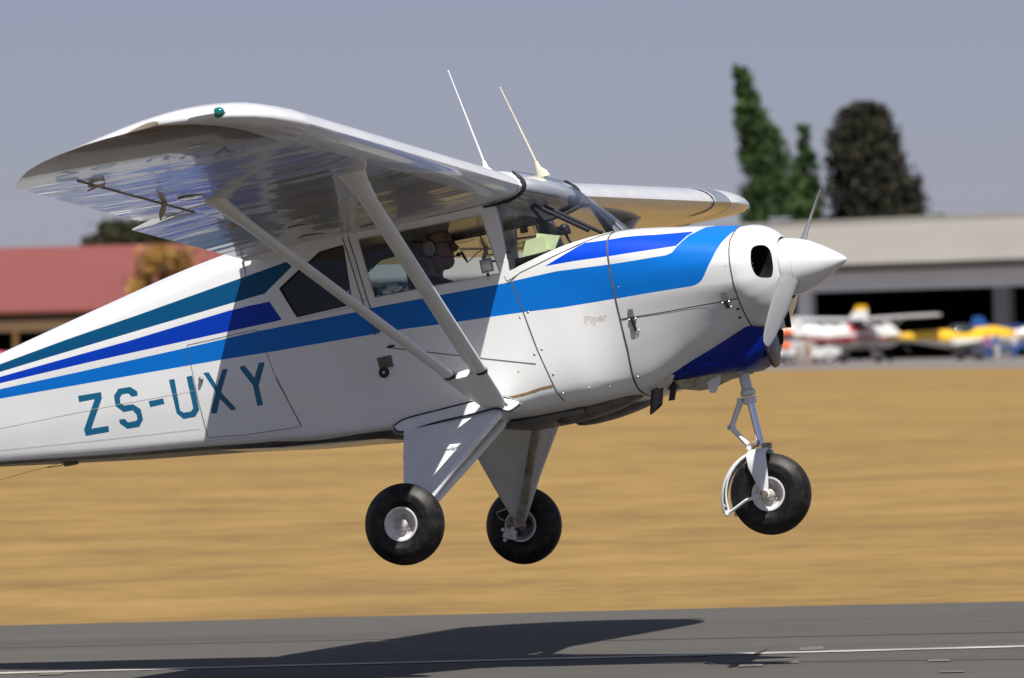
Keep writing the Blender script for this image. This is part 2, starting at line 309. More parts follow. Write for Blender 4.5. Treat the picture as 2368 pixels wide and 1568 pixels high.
DOOR=xz([(-2.655,.605),(-2.600,.235),(-2.559,.037),(-2.539,-.045),(-1.977,-.211),(-1.700,-.29)])+[(-1.722,5.33),(-1.759,6.74)]+xz([(-1.772,.612)])
BAG=xz([(-3.716,.184),(-3.700,-.12),(-3.681,-.345),(-3.45,-.372),(-3.105,-.387),(-3.16,-.22),(-3.213,-.065),(-3.239,.054),(-3.278,.19)])
def skin(x0,x1,side,polys,holes,regions,xs=.06,ts=.25,tmin=0.):
    """skin sheet between two stations; polys [(outline, material index)], holes [outline], regions {name: outline}; returns {name: MB-like tuple}"""
    K=.1; V=[]; E=[]
    nx=max(2,int(round((x1-x0)/xs))); nt_=int(round((12-tmin)/ts))
    for i in range(nx+1):
        for j in range(nt_+1): V.append(Vector((x0+(x1-x0)*i/nx,(tmin+(12-tmin)*j/nt_)*K)))
    allp=[dens(p) for p,_ in polys]+[dens(h) for h in holes]+[dens(r) for r in regions.values()]
    for p in allp:
        b=len(V); n=len(p)
        V+= [Vector((min(max(x,x0),x1),t*K)) for x,t in p]; E+=[(b+i,b+(i+1)%n) for i in range(n)]
    r=delaunay_2d_cdt(V,E,[],0,1e-6); vo=r[0]; fo=r[2]
    P=[fpt(v.x,v.y/K) for v in vo]; N=[fnorm(v.x,v.y/K) for v in vo]
    out={}
    pd=allp[:len(polys)]; hd=allp[len(polys):len(polys)+len(holes)]; rd=dict(zip(regions,allp[len(polys)+len(holes):]))
    for f in fo:
        cx=sum(vo[i].x for i in f)/3; ct=sum(vo[i].y for i in f)/3/K
        if any(pip(cx,ct,h) for h in hd): continue
        mi=0
        for (p,(_,k)) in zip(pd,polys):
            if pip(cx,ct,p): mi=k
        reg='main'
        for k,p in rd.items():
            if pip(cx,ct,p): reg=k
        out.setdefault(reg,[]).append((f,mi))
    res={}
    for k,fl in out.items():
        used=sorted({i for f,_ in fl for i in f}); mp={i:j for j,i in enumerate(used)}
        vs=[]; ns=[]
        for i in used:
            p=P[i]; n=N[i]; sg=1 if side<0 else -1
            vs.append((p[0],p[1]*sg,p[2])); ns.append((n[0],n[1]*sg,n[2]))
        fs=[]
        for f,m in fl:
            a,b,c=[Vector(vs[mp[i]]) for i in f]; nn=(b-a).cross(c-a); q=[mp[i] for i in f]
            if nn.dot(Vector(ns[q[0]]))<0: q=q[::-1]
            if nn.length>1e-12: fs.append((tuple(q),m))
        res[k]=(vs,ns,fs)
    return res
def skinobj(name,parts,mats,parent,extra=None):
    """join skin pieces (and an extra MB of trim) into one mesh with exact surface normals"""
    V=[];Nn=[];Fs=[];Ms=[]
    for vs,ns,fs in parts:
        b=len(V); V+=[tuple(Vector(p)-BASE) for p in vs]; Nn+=ns; Fs+=[tuple(b+i for i in f) for f,_ in fs]; Ms+=[m for _,m in fs]
    me0=None
    if extra:
        tmp=extra.build('tmp',['white'],None,recalc=False); em=tmp.data; b=len(V)
        V+=[tuple(v.co) for v in em.vertices]; Nn+=[tuple(v.normal) for v in em.vertices]
        Fs+=[tuple(b+i for i in p.vertices) for p in em.polygons]; Ms+=list(extra.m); bpy.data.objects.remove(tmp)
    me=bpy.data.meshes.new(name); me.from_pydata(V,[],Fs)
    for q in mats: me.materials.append(M[q])
    me.polygons.foreach_set('material_index',Ms); me.polygons.foreach_set('use_smooth',[True]*len(Fs))
    me.normals_split_custom_set_from_vertices([tuple(n) for n in Nn])
    o=bpy.data.objects.new(name,me); col.objects.link(o); o.parent=parent; return o
def ribbon(mb,pts,w,m,side=-1,off=.0016,closed=False):
    pts=dens(pts,closed,.05,.12)
    if closed: pts=pts+[pts[0]]
    P=[Vector(fpt(x,t,off)) for x,t in pts]; N=[Vector(fnorm(x,t)) for x,t in pts]; vs=[]
    for i,p in enumerate(P):
        a=P[max(i-1,0)];b=P[min(i+1,len(P)-1)]; s=(b-a).normalized().cross(N[i]).normalized()
        for q in (p+s*w/2,p-s*w/2): vs.append((q.x,q.y*(1 if side<0 else -1),q.z))
    mb.add(vs,[((2*i+2,2*i+3,2*i+1,2*i) if side<0 else (2*i,2*i+1,2*i+3,2*i+2)) for i in range(len(P)-1)],m)
def rivets(mb,pts,step,r,m,side=-1,every=None):
    pts=dens(pts,False,.02); acc=0; last=None
    for x,t in pts:
        p=Vector(fpt(x,t))
        if last is not None: acc+=(p-last).length
        last=p
        if acc>=step:
            acc=0; n=Vector(fnorm(x,t)); c=p; sg=1 if side<0 else -1
            mb.ball((c.x,c.y*sg,c.z),(r,r*.45,r),m,8)
SM=['white','teal','royal','azure','cobalt','letter','seam','seamlight','rust','metal','black','faint']
CM=['cowlwhite','azure','cobalt','seam','metal','black']
HINGE=[(-1.759,6.74),(-1.722,5.33),(-1.679,4.38),(-1.64,3.63),(-1.613,2.7),(-1.594,2.1)]
for side in (-1,1):
    near=side<0
    polys=[(TEAL,1),(ROYAL,2),(AZF,3),(DKF,4)]+([(q,5) for q in (Z_,S_,H_,U_,X_,Y_)] if near else [])
    res=skin(-6.1,-1.2,side,polys,[REARWIN,DOORWIN,WSHOLE],{'cabin_door':DOOR,'baggage_door':BAG})
    ex=MB()
    ribbon(ex,HINGE,.006,6,side); ribbon(ex,[(-1.201,12),(-1.2,9),(-1.2,7),(-1.197,5.05),(-1.195,4),(-1.203,3.2),(-1.203,1.8),(-1.2,.5)],.010,6,side)
    rivets(ex,[(-1.735,6.74),(-1.697,5.33),(-1.654,4.38),(-1.615,3.63),(-1.588,2.7)],.115,.0075,9,side)
    rivets(ex,[(-1.787,6.6),(-1.745,5.2),(-1.70,4.3)],.13,.0075,9,side)
    rivets(ex,[(-1.55,2.9),(-1.40,2.85),(-1.25,2.85)],.11,.006,9,side); rivets(ex,[(-1.90,4.1),(-1.78,3.9)],.08,.006,9,side); rivets(ex,[(-2.5,3.4),(-2.2,3.42),(-2.0,3.4)],.16,.004,9,side)
    ribbon(ex,[(-1.885,3.16),(-1.80,3.12),(-1.70,3.14),(-1.63,3.19)],.012,8,side)
    ribbon(ex,[(-5.6,5.0),(-4.985,5.02),(-4.332,4.99),(-3.72,4.93)],.0025,7,side)
    ribbon(ex,[(-6.1,9.45),(-5.0,9.45),(-4.3,9.45),(-3.45,9.45)],.007,0,side,.0007)
    ribbon(ex,[(-6.0,3.6),(-5.0,3.7),(-4.3,3.7),(-3.72,3.7)],.0025,7,side); ribbon(ex,[(-6.0,3.0),(-5.0,3.05),(-4.3,3.05),(-3.3,3.05)],.0025,7,side)
    # window surrounds: dark sealant lines
    ribbon(ex,REARWIN,.007,10,side,closed=True)
    ribbon(ex,xz([(-2.69,.612),(-2.63,.235),(-2.585,.03)]),.006,6,side)
    rivets(ex,xz([(-2.665,.58),(-2.62,.235)]),.085,.006,9,side); rivets(ex,xz([(-3.2,.60),(-2.7,.60)]),.09,.005,9,side)
    ribbon(ex,xz([(-3.25,.598),(-2.68,.612),(-1.84,.617)]),.007,6,side)
    ribbon(ex,xz([(-3.02,.20),(-2.70,.21),(-2.63,.215)]),.003,7,side)
    body=skinobj('fuselage' if near else 'fuselage_side',[res['main']],SM,plane,ex)
    dx=MB(); ribbon(dx,DOOR[3:6],.005,6,side); ribbon(dx,DOOR[:4],.006,6,side); ribbon(dx,DOORWIN,.006,7,side,closed=True)
    rivets(dx,xz([(-2.575,.55),(-2.535,.245)]),.11,.005,9,side); rivets(dx,xz([(-2.5,.222),(-1.83,.218)]),.19,.005,9,side); rivets(dx,xz([(-2.5,.592),(-1.9,.592)]),.2,.005,9,side); rivets(dx,xz([(-1.80,.55),(-1.785,.3)]),.09,.005,9,side)
    dx.box((-2.505,side*.505,-.045),(.035,.012,.012),10); dx.box((-2.535,side*.502,.0),(.05,.006,.09),0,bev=.002)
    door=skinobj('cabin_door',[res['cabin_door']],SM,plane,dx)
    bx=MB(); ribbon(bx,BAG,.003,6,side,closed=True)
    hp=xz([(-3.205,-.10),(-3.105,-.380)]); ribbon(bx,hp,.005,6,side,.001)
    bd=skinobj('baggage_door',[res['baggage_door']],SM,plane,bx)
    lk=MB(); lk.lathe([(0,.014),(.012,.014),(.014,.009),(.02,.009),(.021,.0)],(-3.66,side*.447,-.02),(0,side,0),16); lk.build('lock',['metal'],bd)
    # glazing
    def pane(poly,inset=.006):
        P=[Vector(fpt(x,t,-inset)) for x,t in dens(poly)]; P=[(p.x,p.y*(1 if near else -1),p.z) for p in P]
        return P
    g=MB(); P=pane(DOORWIN); g.add(P,[tuple(range(len(P)))]); g.build('door_window',['glass'],door,smooth=False)
    g=MB(); P=pane(REARWIN); g.add(P,[tuple(range(len(P)))]); g.build('side_window',['tinted'],plane,smooth=False)
    # cowling
    rc=skin(-1.2,-.53,side,[(AZC,1),(DKC,2)],[],{},.04,.2)
    cx=MB()
    ribbon(cx,[(-1.196,5.05),(-.936,4.94),(-.629,4.89),(-.53,4.88)],.006,3,side)
    ribbon(cx,[(-1.185,5.0),(-1.16,5.03),(-1.0,4.98)],.003,3,side)
    ribbon(cx,[(-.5335,12),(-.5335,9),(-.5335,6),(-.5335,3.5),(-.5335,2.2)],.007,3,side)
    rivets(cx,[(-1.18,3.9),(-1.18,3.2),(-1.18,2.5)],.12,.007,4,side)
    rivets(cx,[(-1.17,8.6),(-1.17,7.6),(-1.17,6.4)],.11,.005,4,side); rivets(cx,[(-.56,10.5),(-.56,9),(-.56,7),(-.56,5)],.12,.004,4,side)
    for q in ((-.556,3.95),(-.565,3.2)):
        p=Vector(fpt(*q)); cx.ball((p.x,p.y*(1 if near else -1),p.z),(.010,.004,.010),5,10)
    cowl=skinobj('engine_cowling',[rc['main']],CM,plane,cx)
    for (xa,ta,tb,tc_) in ((-1.128,5.36,5.05,4.55),(-.604,5.43,4.90,4.35)):
        la=MB(); sg=1 if near else -1
        def q(x,t,o=.0): p=fpt(x,t,o); return Vector((p[0],p[1]*sg,p[2]))
        A=[q(xa-.014,ta,.003),q(xa+.014,ta-.02,.003),q(xa+.012,tb,.004),q(xa-.016,tb,.004)]; la.add(A+[p+Vector((0,side*.004,0)) for p in A],[(0,1,2,3),(4,5,6,7),(0,1,5,4),(1,2,6,5),(2,3,7,6),(3,0,4,7)],0)
        la.tube([q(xa-.002,tb,.008),q(xa+.002,(tb+tc_)/2,.012),q(xa+.006,tc_,.006)],[.009,.010,.006],8,1)
        for s_ in(-1,1): la.ball(q(xa+.018*s_,tb-.08,.006),.006,0,8)
        for s_ in(-1,1): la.ball(q(xa+.006+.014*s_,tc_,.006),.0055,0,8)
        la.build('cowl_latch',['metal','black'],cowl)
    # windscreen base trim and pillar
    tr=MB(); BL=[(-1.79,7.05),(-1.765,7.1),(-1.706,7.62),(-1.515,8.68),(-1.345,9.70),(-1.24,10.4),(-1.20,11.2),(-1.195,12)]
    ribbon(tr,BL,.034,0,side,.004); ribbon(tr,[(x,t-.28) for x,t in BL[:-1]],.004,1,side,.0025)
    rivets(tr,[(x,t-.1) for x,t in BL[:-2]],.062,.006,2,side)
    tr.build('windscreen_trim',['white','seam','metal'],plane,angle=60)
# faint maker's name on the side panel
def text(name,body,size,mname,loc,xdir,zdir,parent,ext=.0008,bold=0,off=BASE,shear=0):
    cu=bpy.data.curves.new(name,'FONT'); cu.body=body; cu.size=size; cu.extrude=ext; cu.offset=bold; cu.align_x='CENTER'; cu.align_y='CENTER'; cu.shear=shear
    t=bpy.data.objects.new(name,cu); col.objects.link(t); dg=bpy.context.evaluated_depsgraph_get(); me=bpy.data.meshes.new_from_object(t.evaluated_get(dg)); bpy.data.objects.remove(t)
    x=Vector(xdir).normalized(); z=Vector(zdir).normalized(); n=x.cross(z); mt=Matrix((x,z,n)).transposed().to_4x4(); mt.translation=Vector(loc)-Vector(off); me.transform(mt)
    me.materials.clear(); me.materials.append(M[mname]); o=bpy.data.objects.new(name,me); col.objects.link(o); o.parent=parent; return o
p=Vector(fpt(-1.33,z2t(-1.33,-.105),.002)); q=Vector(fpt(-1.25,z2t(-1.25,-.105),.002)); q2=Vector(fpt(-1.33,z2t(-1.33,-.07),.002))
tx=text('side_lettering','Piper',.062,'faint',p+Vector((0,-.0015,0)),q-p,q2-p,plane,.0,.0015)
for v_ in tx.data.vertices:
    X_v=v_.co.x+BASE.x; Z_v=v_.co.z+BASE.z; v_.co.y=fpt(X_v,z2t(X_v,Z_v),.0007)[1]-BASE.y
# belly liner and dark items below
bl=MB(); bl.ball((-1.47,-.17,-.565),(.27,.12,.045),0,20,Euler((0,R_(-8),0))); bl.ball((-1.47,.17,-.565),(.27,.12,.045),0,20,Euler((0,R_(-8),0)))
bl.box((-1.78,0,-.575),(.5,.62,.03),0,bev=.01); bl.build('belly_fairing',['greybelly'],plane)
bb=MB(); 
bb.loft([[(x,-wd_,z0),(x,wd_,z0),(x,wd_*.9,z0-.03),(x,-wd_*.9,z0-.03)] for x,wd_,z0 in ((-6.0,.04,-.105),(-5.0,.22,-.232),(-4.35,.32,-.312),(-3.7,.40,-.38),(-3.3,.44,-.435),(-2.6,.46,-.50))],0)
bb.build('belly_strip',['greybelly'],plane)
# ------------------------------------------------------------------ nose bowl, chin, spinner, propeller
R0=section(-.53)
INL=[(0.361, 7.77), (0.374, 8.3), (0.413, 8.69), (0.485, 8.98), (0.577, 9.2), (0.655, 9.2), (0.724, 8.89), (0.763, 8.08), (0.773, 6.9), (0.75, 6.14), (0.701, 5.63), (0.645, 5.52), (0.547, 5.66), (0.482, 5.77), (0.413, 6.0), (0.374, 6.33), (0.355, 6.76), (0.355, 7.29)]
def bowl(f,t,side=-1):
    p=pchip(TI,R0,t); a=atan2(p[1],p[0]); e=np.array([.172*cos(a),.015+.172*sin(a)]); c=max(cos(f*pi/2),0)**1.5; q=e+(p-e)*c
    return (-.53+.185*sin(f*pi/2),q[0]*side,q[1])
for side in(-1,1):
    V=[];E=[]
    nf,nt2=26,60
    for i in range(nf+1):
        for j in range(nt2+1): V.append(Vector((i/nf,j/nt2*1.2)))
    h=[]; n=len(INL)
    for i in range(n):
        for j in range(3):
            a=j/3; p0,p1,p2,p3=INL[i-1],INL[i],INL[(i+1)%n],INL[(i+2)%n]
            cr=lambda A,B,C_,D_:.5*((2*B)+(-A+C_)*a+(2*A-5*B+4*C_-D_)*a*a+(-A+3*B-3*C_+D_)*a**3)
            h.append((cr(p0[0],p1[0],p2[0],p3[0]),cr(p0[1],p1[1],p2[1],p3[1])))
    b=len(V); V+=[Vector((x,t*.1)) for x,t in h]; E=[(b+i,b+(i+1)%len(h)) for i in range(len(h))]
    r=delaunay_2d_cdt(V,E,[],0,1e-6); mb=MB(); P=[bowl(v.x,v.y*10,side) for v in r[0]]
    F_=[tuple(f) for f in r[2] if not pip(sum(r[0][i].x for i in f)/3,sum(r[0][i].y for i in f)/3*10,h)]
    mb.add(P,F_,0)
    # rolled lip going inwards
    ring=[Vector(bowl(x,t,side)) for x,t in h]; cen=sum(ring,Vector())/len(ring); inw=Vector((-.75,-side*.5,0)).normalized()
    mb.loft([ring,[p+(cen-p)*.03+inw*.012 for p in ring],[p+(cen-p)*.03+inw*.06 for p in ring]],0,(False,False))
    mb.loft([[p+(cen-p)*.03+inw*.06 for p in ring],[p+(cen-p)*.2+inw*.16 for p in ring]],1,(False,True))
    o=mb.build('nose_bowl',['cowlwhite','void'],plane,angle=50)
    bf=MB(); bf.box(cen+inw*.10+Vector((0,0,-.01)),(.02,.05,.09),0,Euler((0,0,.4)),.004)
    for k in range(5): bf.box(cen+inw*.085+Vector((0,0,.05-.025*k)),(.004,.09,.004),0,Euler((0,0,.4)))
    bf.build('engine_baffle',['brownmetal'],o)
# dark engine mass seen through the inlets
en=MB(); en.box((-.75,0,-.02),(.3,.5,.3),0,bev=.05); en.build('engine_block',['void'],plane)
# chin scoop
ch=MB(); rings=[]
for x,wt,zb,wb in ((-1.04,.33,-.497,.24),(-.95,.325,-.50,.25),(-.85,.315,-.503,.25),(-.72,.29,-.507,.24),(-.62,.265,-.508,.22),(-.565,.245,-.49,.205),(-.53,.232,-.462,.19),(-.50,.215,-.43,.17),(-.478,.195,-.39,.15)):
    if x<-.535:
        tt=2.45; c=fpt(x,tt); yt,zt=-c[1]-.004,c[2]; 
    else: yt,zt=wt,-.285-(.0 if x<-.51 else .02)
    if x<-1.0: zb=min(zb,zt-.012)
    half=[(yt-.06,zt+.06) if x<-.6 else (yt-.08,zt+.02),(yt,zt),(yt*.55+wb*.5,zt+(zb-zt)*.35),(wb+.012,zt+(zb-zt)*.7),(wb-.01,zt+(zb-zt)*.9),(wb-.05,zb+.004),(wb*.5,zb)]
    rings.append([(x,-a,b) for a,b in half]+[(x,a,b) for a,b in half[::-1]])
ch.loft(rings,0,(True,False)); ch.loft([rings[-1],[(p[0]-.02,p[1]*.9,p[2]*.97-.008) for p in rings[-1]],[(p[0]-.12,p[1]*.8,p[2]*.95-.016) for p in rings[-1]]],1,(False,True))
chin=ch.build('chin_scoop',['navy','void'],plane,angle=50)
fl=MB(); fl.lathe([(0,.13),(.012,.128),(.02,.10),(.022,.0)],(-.50,-.02,-.385),(1,0,0),24); fl.build('air_filter',['darkgrey'],chin)
# carburettor intake box on the lower bowl
ci=MB(); 
def rr(x,yc,zc,a,b): return [(x,yc+a*cx_,zc+b*cz_) for cx_,cz_ in ((-1,-.8),(-.85,-1),(.85,-1),(1,-.8),(1,.8),(.85,1),(-.85,1),(-1,.8))]
ci.loft([rr(-.47,-.06,-.245,.09,.07),rr(-.42,-.06,-.25,.072,.06),rr(-.375,-.06,-.262,.062,.052)],0,(True,False))
ci.loft([rr(-.375,-.06,-.262,.058,.048),rr(-.376,-.06,-.262,.056,.046),rr(-.45,-.06,-.262,.05,.04)],1,(False,True)); ci.build('carburettor_intake',['cowlwhite','void'],plane)
hole=MB(); hole.lathe([(0,.024),(.012,.026)],(-.372,.02,-.165),(1,0,-.25),20,0,(True,True)); hole.build('landing_lamp_hole',['void'],plane)
ax=Vector((.353,0,-.018)).normalized(); cb=Vector((-.353,0,.018))
sp=MB(); sp.lathe([(-.012,.150),(0,.158),(.012,.1595),(.06,.153),(.075,.1515),(.078,.150),(.15,.129),(.22,.093),(.28,.057),(.32,.030),(.342,.013),(.353,.0)],cb,ax,64); sp.lathe([(.0745,.1528),(.0755,.1532),(.0765,.1528)],cb,ax,64)
spin=sp.build('spinner',['cowlwhite'],plane,angle=60)
bp_=MB(); bp_.lathe([(-.012,.15),(-.012,.0)],cb,ax,48); bp_.build('back_plate',['darkgrey'],spin)
for k in(0,1):
    dirv=Vector((0,-.87,-.493))*(1 if k==0 else -1); tang=ax.cross(dirv).normalized()
    mb=MB(); rings=[]
    for r_,c_,th_,pit in ((.10,.045,.026,62),(.17,.056,.022,54),(.28,.054,.016,44),(.45,.056,.011,34),(.62,.052,.008,28),(.78,.044,.006,24),(.88,.034,.004,22),(.925,.022,.003,21),(.94,.007,.002,20)):
        p=cb+ax*.045+dirv*r_; a=R_(pit); c=tang*cos(a)+ax*sin(a); e=c.cross(dirv).normalized()
        rings.append([p+c*(c_*cos(2*pi*j/16))+e*(th_*sin(2*pi*j/16)) for j in range(16)])
    mb.loft(rings); mb.build('propeller_blade',['propgrey'],spin,angle=60)
# ------------------------------------------------------------------ windscreen
WB=[(-1.765,.494,.232),(-1.706,.487,.268),(-1.515,.468,.306),(-1.36,.40,.343),(-1.26,.27,.372),(-1.215,.13,.383),(-1.205,0,.386)]
WT_=[(-1.765,.494,.612),(-1.69,.495,.622),(-1.612,.492,.66),(-1.603,.488,.71),(-1.655,.475,.768),(-1.705,.30,.797),(-1.72,0,.805)]
def cat(pts,n):
    pts=[Vector(p) for p in pts]; out=[]; m=len(pts)
    for i in range(m-1):
        p0=pts[max(i-1,0)];p1=pts[i];p2=pts[i+1];p3=pts[min(i+2,m-1)]
        for j in range(n):
            a=j/n; out.append(.5*((2*p1)+(p2-p0)*a+(2*p0-5*p1+4*p2-p3)*a*a+(3*p1-p0-3*p2+p3)*a**3))
    out.append(pts[-1]); return out
b1=cat([(x,-y,z) for x,y,z in WB]+[(x,y,z) for x,y,z in WB[-2::-1]],6); t1=cat([(x,-y,z) for x,y,z in WT_]+[(x,y,z) for x,y,z in WT_[-2::-1]],6)
ws=MB(); rings=[]; NV=10
for a,b in zip(b1,t1):
    d=(b-a); rr_=[]
    for j in range(NV+1):
        v=j/NV; out=Vector((1.0,0,0))*(1-abs(a.y)/.5)+Vector((0,1 if a.y>0 else -1,0))*(abs(a.y)/.5)*.3
        rr_.append(a+d*v+(out+Vector((0,0,.5))*(1-abs(a.y)/.5))*(.035*4*v*(1-v)*min(1,d.length)))
    rings.append(rr_)
ws.loft(rings,0,closed=False); wso=ws.build('windscreen',['shield'],plane,angle=180)
for k_ in (0,1):
    sl_=MB(); q_=t1[:26] if k_==0 else t1[-26:]; sl_.tube(q_,[.011 if .15<j/25<.85 else .007 for j in range(26)],8); sl_.build('windscreen_seal',['black'],wso)
# ------------------------------------------------------------------ wings
AF=[(0,0,0),(.006,.017,-.013),(.0125,.026,-.018),(.025,.038,-.024),(.05,.055,-.030),(.1,.074,-.034),(.15,.084,-.035),(.2,.092,-.035),(.3,.096,-.033),(.4,.092,-.030),(.5,.083,-.026),(.6,.070,-.021),(.7,.055,-.016),(.8,.038,-.011),(.9,.020,-.006),(1,.003,-.001)]
XLE,XTE=-1.612,-3.225
def lez(y): return .683+.0415*(abs(y)-.5)
def tez(y): return .615+.054*(abs(y)-.5)
def afz(f,up): return np.interp(f,[a[0] for a in AF],[a[1] if up else a[2] for a in AF])
TIPP=[(3.75,-1.612,-3.225,1),(3.87,-1.618,-3.165,.97),(4.0,-1.635,-3.09,.92),(4.15,-1.66,-2.98,.83),(4.28,-1.705,-2.85,.70),(4.39,-1.78,-2.70,.56),(4.48,-1.88,-2.54,.40),(4.53,-2.0,-2.40,.25),(4.55,-2.10,-2.28,.12)]
def wsec(y,s,f0,f1,n=24,xl=None,xt=None,tau=1.,dz=0.,rot=0.,piv=None):
    xl=XLE if xl is None else xl; xt=XTE if xt is None else xt; L_=xl-xt; C0=XLE-XTE
    fs=[f0+(f1-f0)*(.5-.5*cos(pi*i/n)) if f0==0 else f0+(f1-f0)*i/n for i in range(n+1)]
    zc=lambda f:(lez(y)*(1-f)+tez(y)*f)+dz+(1-tau)*.012
    up=[(xl-L_*f,s*y,zc(f)+C0*tau*afz(f,True)) for f in fs]; lo=[(xl-L_*f,s*y,zc(f)+C0*tau*afz(f,False)) for f in fs]
    P=[Vector(p) for p in up]+[Vector(p) for p in lo[::-1]]
    if f0==0: P=P[:n+1]+P[n+1:-1]
    if rot:
        pv=Vector((piv[0],s*y,piv[1])); P=[pv+Euler((0,rot,0)).to_matrix()@(p-pv) for p in P]
    return P
FH=(XLE+2.895)/(XLE-XTE)  # hinge fraction
for s in(-1,1):
    w=MB(); ys=[.5+(3.75-.5)*i/26 for i in range(27)]
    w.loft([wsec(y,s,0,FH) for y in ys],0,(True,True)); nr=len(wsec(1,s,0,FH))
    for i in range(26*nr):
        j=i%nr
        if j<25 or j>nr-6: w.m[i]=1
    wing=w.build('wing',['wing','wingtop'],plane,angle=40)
    if s<0: tag(wing,'near wing seen from below')
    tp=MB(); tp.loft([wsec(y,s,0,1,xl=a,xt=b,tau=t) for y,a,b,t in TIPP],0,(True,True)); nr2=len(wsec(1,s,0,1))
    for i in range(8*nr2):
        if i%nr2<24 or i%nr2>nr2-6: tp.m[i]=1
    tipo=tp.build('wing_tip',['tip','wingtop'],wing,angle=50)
    fl_=MB(); fl_.loft([wsec(y,s,(XLE+2.893)/(XLE+3.285),1,8,xt=-3.285,rot=R_(-4),piv=(-2.9,tez(y)+.02)) for y in [.507+(2.10-.507)*i/8 for i in range(9)]]); fo=fl_.build('flap',['corr'],wing,angle=30)
    al=MB(); al.loft([wsec(y,s,FH+.001,1,8,rot=R_(1.5 if s<0 else -1.5),piv=(-2.9,tez(y)+.02)) for y in [2.125+(3.745-2.125)*i/8 for i in range(9)]]); ao=al.build('aileron',['corr'],wing,angle=30)
    # beads pressed into the control surfaces
    for o_,ya,yb,rt in ():
        bd_=MB(); n=int((yb-ya)/.16)
        for i in range(n+1):
            y=ya+(yb-ya)*i/n; pts=[]
            for j in range(7):
                f=FH+.035+(1-FH-.06)*j/6; z=lez(y)*(1-f)+tez(y)*f+(XLE-XTE)*afz(f,False); p=Vector((XLE-(XLE-XTE)*f,s*y,z)); pv=Vector((-2.9,s*y,tez(y)+.02)); pts.append(pv+Euler((0,R_(rt),0)).to_matrix()@(p-pv)+Vector((0,0,.004)))
            bd_.tube(pts,[.002,.005,.007,.007,.007,.005,.002],6,0)
        
    for y in (3.55,1.62): 
        br=MB(); z=tez(y)-.02; br.box((-2.87,s*y,z-.008),(.09,.005,.014),0,Euler((0,R_(10),0))); br.tube([(-2.82,s*y,z-.002),(-2.92,s*y,z-.022)],.005,8,0); br.build('hinge_bracket',['bracket'],ao if y>2 else fo)
    br=MB(); y=2.60; z=tez(y)-.02
    br.prism([(-2.875,s*y,z+.01),(-2.890,s*y,z-.04),(-2.925,s*y,z-.075),(-2.925,s*y,z-.04),(-2.90,s*y,z+.005)],(0,-.004,0),(0,.004,0),0)
    br.prism([(-2.86,s*y,z+.01),(-2.90,s*y,z+.0),(-2.876,s*y,z-.018)],(0,-.03,0),(0,-.022,0),0)
    br.tube([(-2.925,s*y,z-.075),(-2.80,s*(y-.12),z-.03),(-2.71,s*(y-.2),z-.02),(-2.68,s*(y-.34),z-.03)],.003,6,0)
    br.build('aileron_horn',['bracket'],ao)
    hl=MB(); hl.tube([(XLE-(XLE-XTE)*(FH+.004),s*y_,lez(y_)*(1-FH)+tez(y_)*FH+1.61*afz(FH,False)-.003) for y_ in (2.15,2.6,3.1,3.72)],.004,6); hl.build('hinge_strip',['grimy'],ao)
    # inspection plates
    def under(x,y): f=(XLE-x)/(XLE-XTE); return lez(y)*(1-f)+tez(y)*f+(XLE-XTE)*afz(f,False)
    for (x,y) in ((-2.08,4.02),(-2.60,1.30),(-2.72,1.05),(-2.80,.66),(-2.45,.62),(-2.72,2.62)):
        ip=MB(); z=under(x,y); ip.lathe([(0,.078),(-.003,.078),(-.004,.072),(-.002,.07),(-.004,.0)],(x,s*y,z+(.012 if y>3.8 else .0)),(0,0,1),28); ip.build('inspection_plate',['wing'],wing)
    # strut root fairings, lamps
    nl=MB(); nl.ball((-1.865,s*4.505,lez(4.4)+.012),(.10,.05,.03),0,16); nlo=nl.build('lamp_fairing',['white2'],tipo)
    g2=MB(); g2.ball((-1.795,s*4.525,lez(4.4)+.012),(.032,.024,.027),0,14); g2.build('position_lamp',['green'],nlo)
    if s>0:
        lb=MB()
        def band(y0,y1,off,mi,f1=.12):
            rings=[]
            for y in (y0,(y0+y1)/2,y1):
                P=wsec(y,s,0,1,60); c=[p for p in P if p.x>XLE-(XLE-XTE)*f1]; lo=[p for p in c if P.index(p)>60]; up=[p for p in c if P.index(p)<=60]
                row=up[::-1]+lo[::-1]; cen=Vector((XLE-.12,s*y,lez(y)))
                rings.append([p+(p-cen).normalized()*off for p in row])
            m_=min(len(r) for r in rings); lb.loft([r[:m_] for r in rings],mi,closed=False)
        band(3.22,3.56,.004,1); band(3.20,3.225,.009,0); band(3.555,3.575,.006,0)
        lb.build('landing_light_cover',['white','lens'],wing,angle=60)
# roof between the wings
for s in(-1,1):
    m=MB(); m.box((-3.085,s*.503,.606),(.40,.007,.085),0,Euler((0,R_(3),0))); m.build('flap_gap_light_block',['white'],plane)  # plate added to stop sunlight leaking through the flap gap
rf=MB(); rings=[]
for i in range(9):
    y=-.505+1.01*i/8; up=.018*(1-(y/.505)**2)
    P=wsec(.5,1,0,1,24); rings.append([Vector((p.x-.01,y,p.z+(up if k<25 else -.012)+.003)) for k,p in enumerate(P)])
rf.loft(rings); rf.build('cabin_roof',['white'],plane,angle=50)
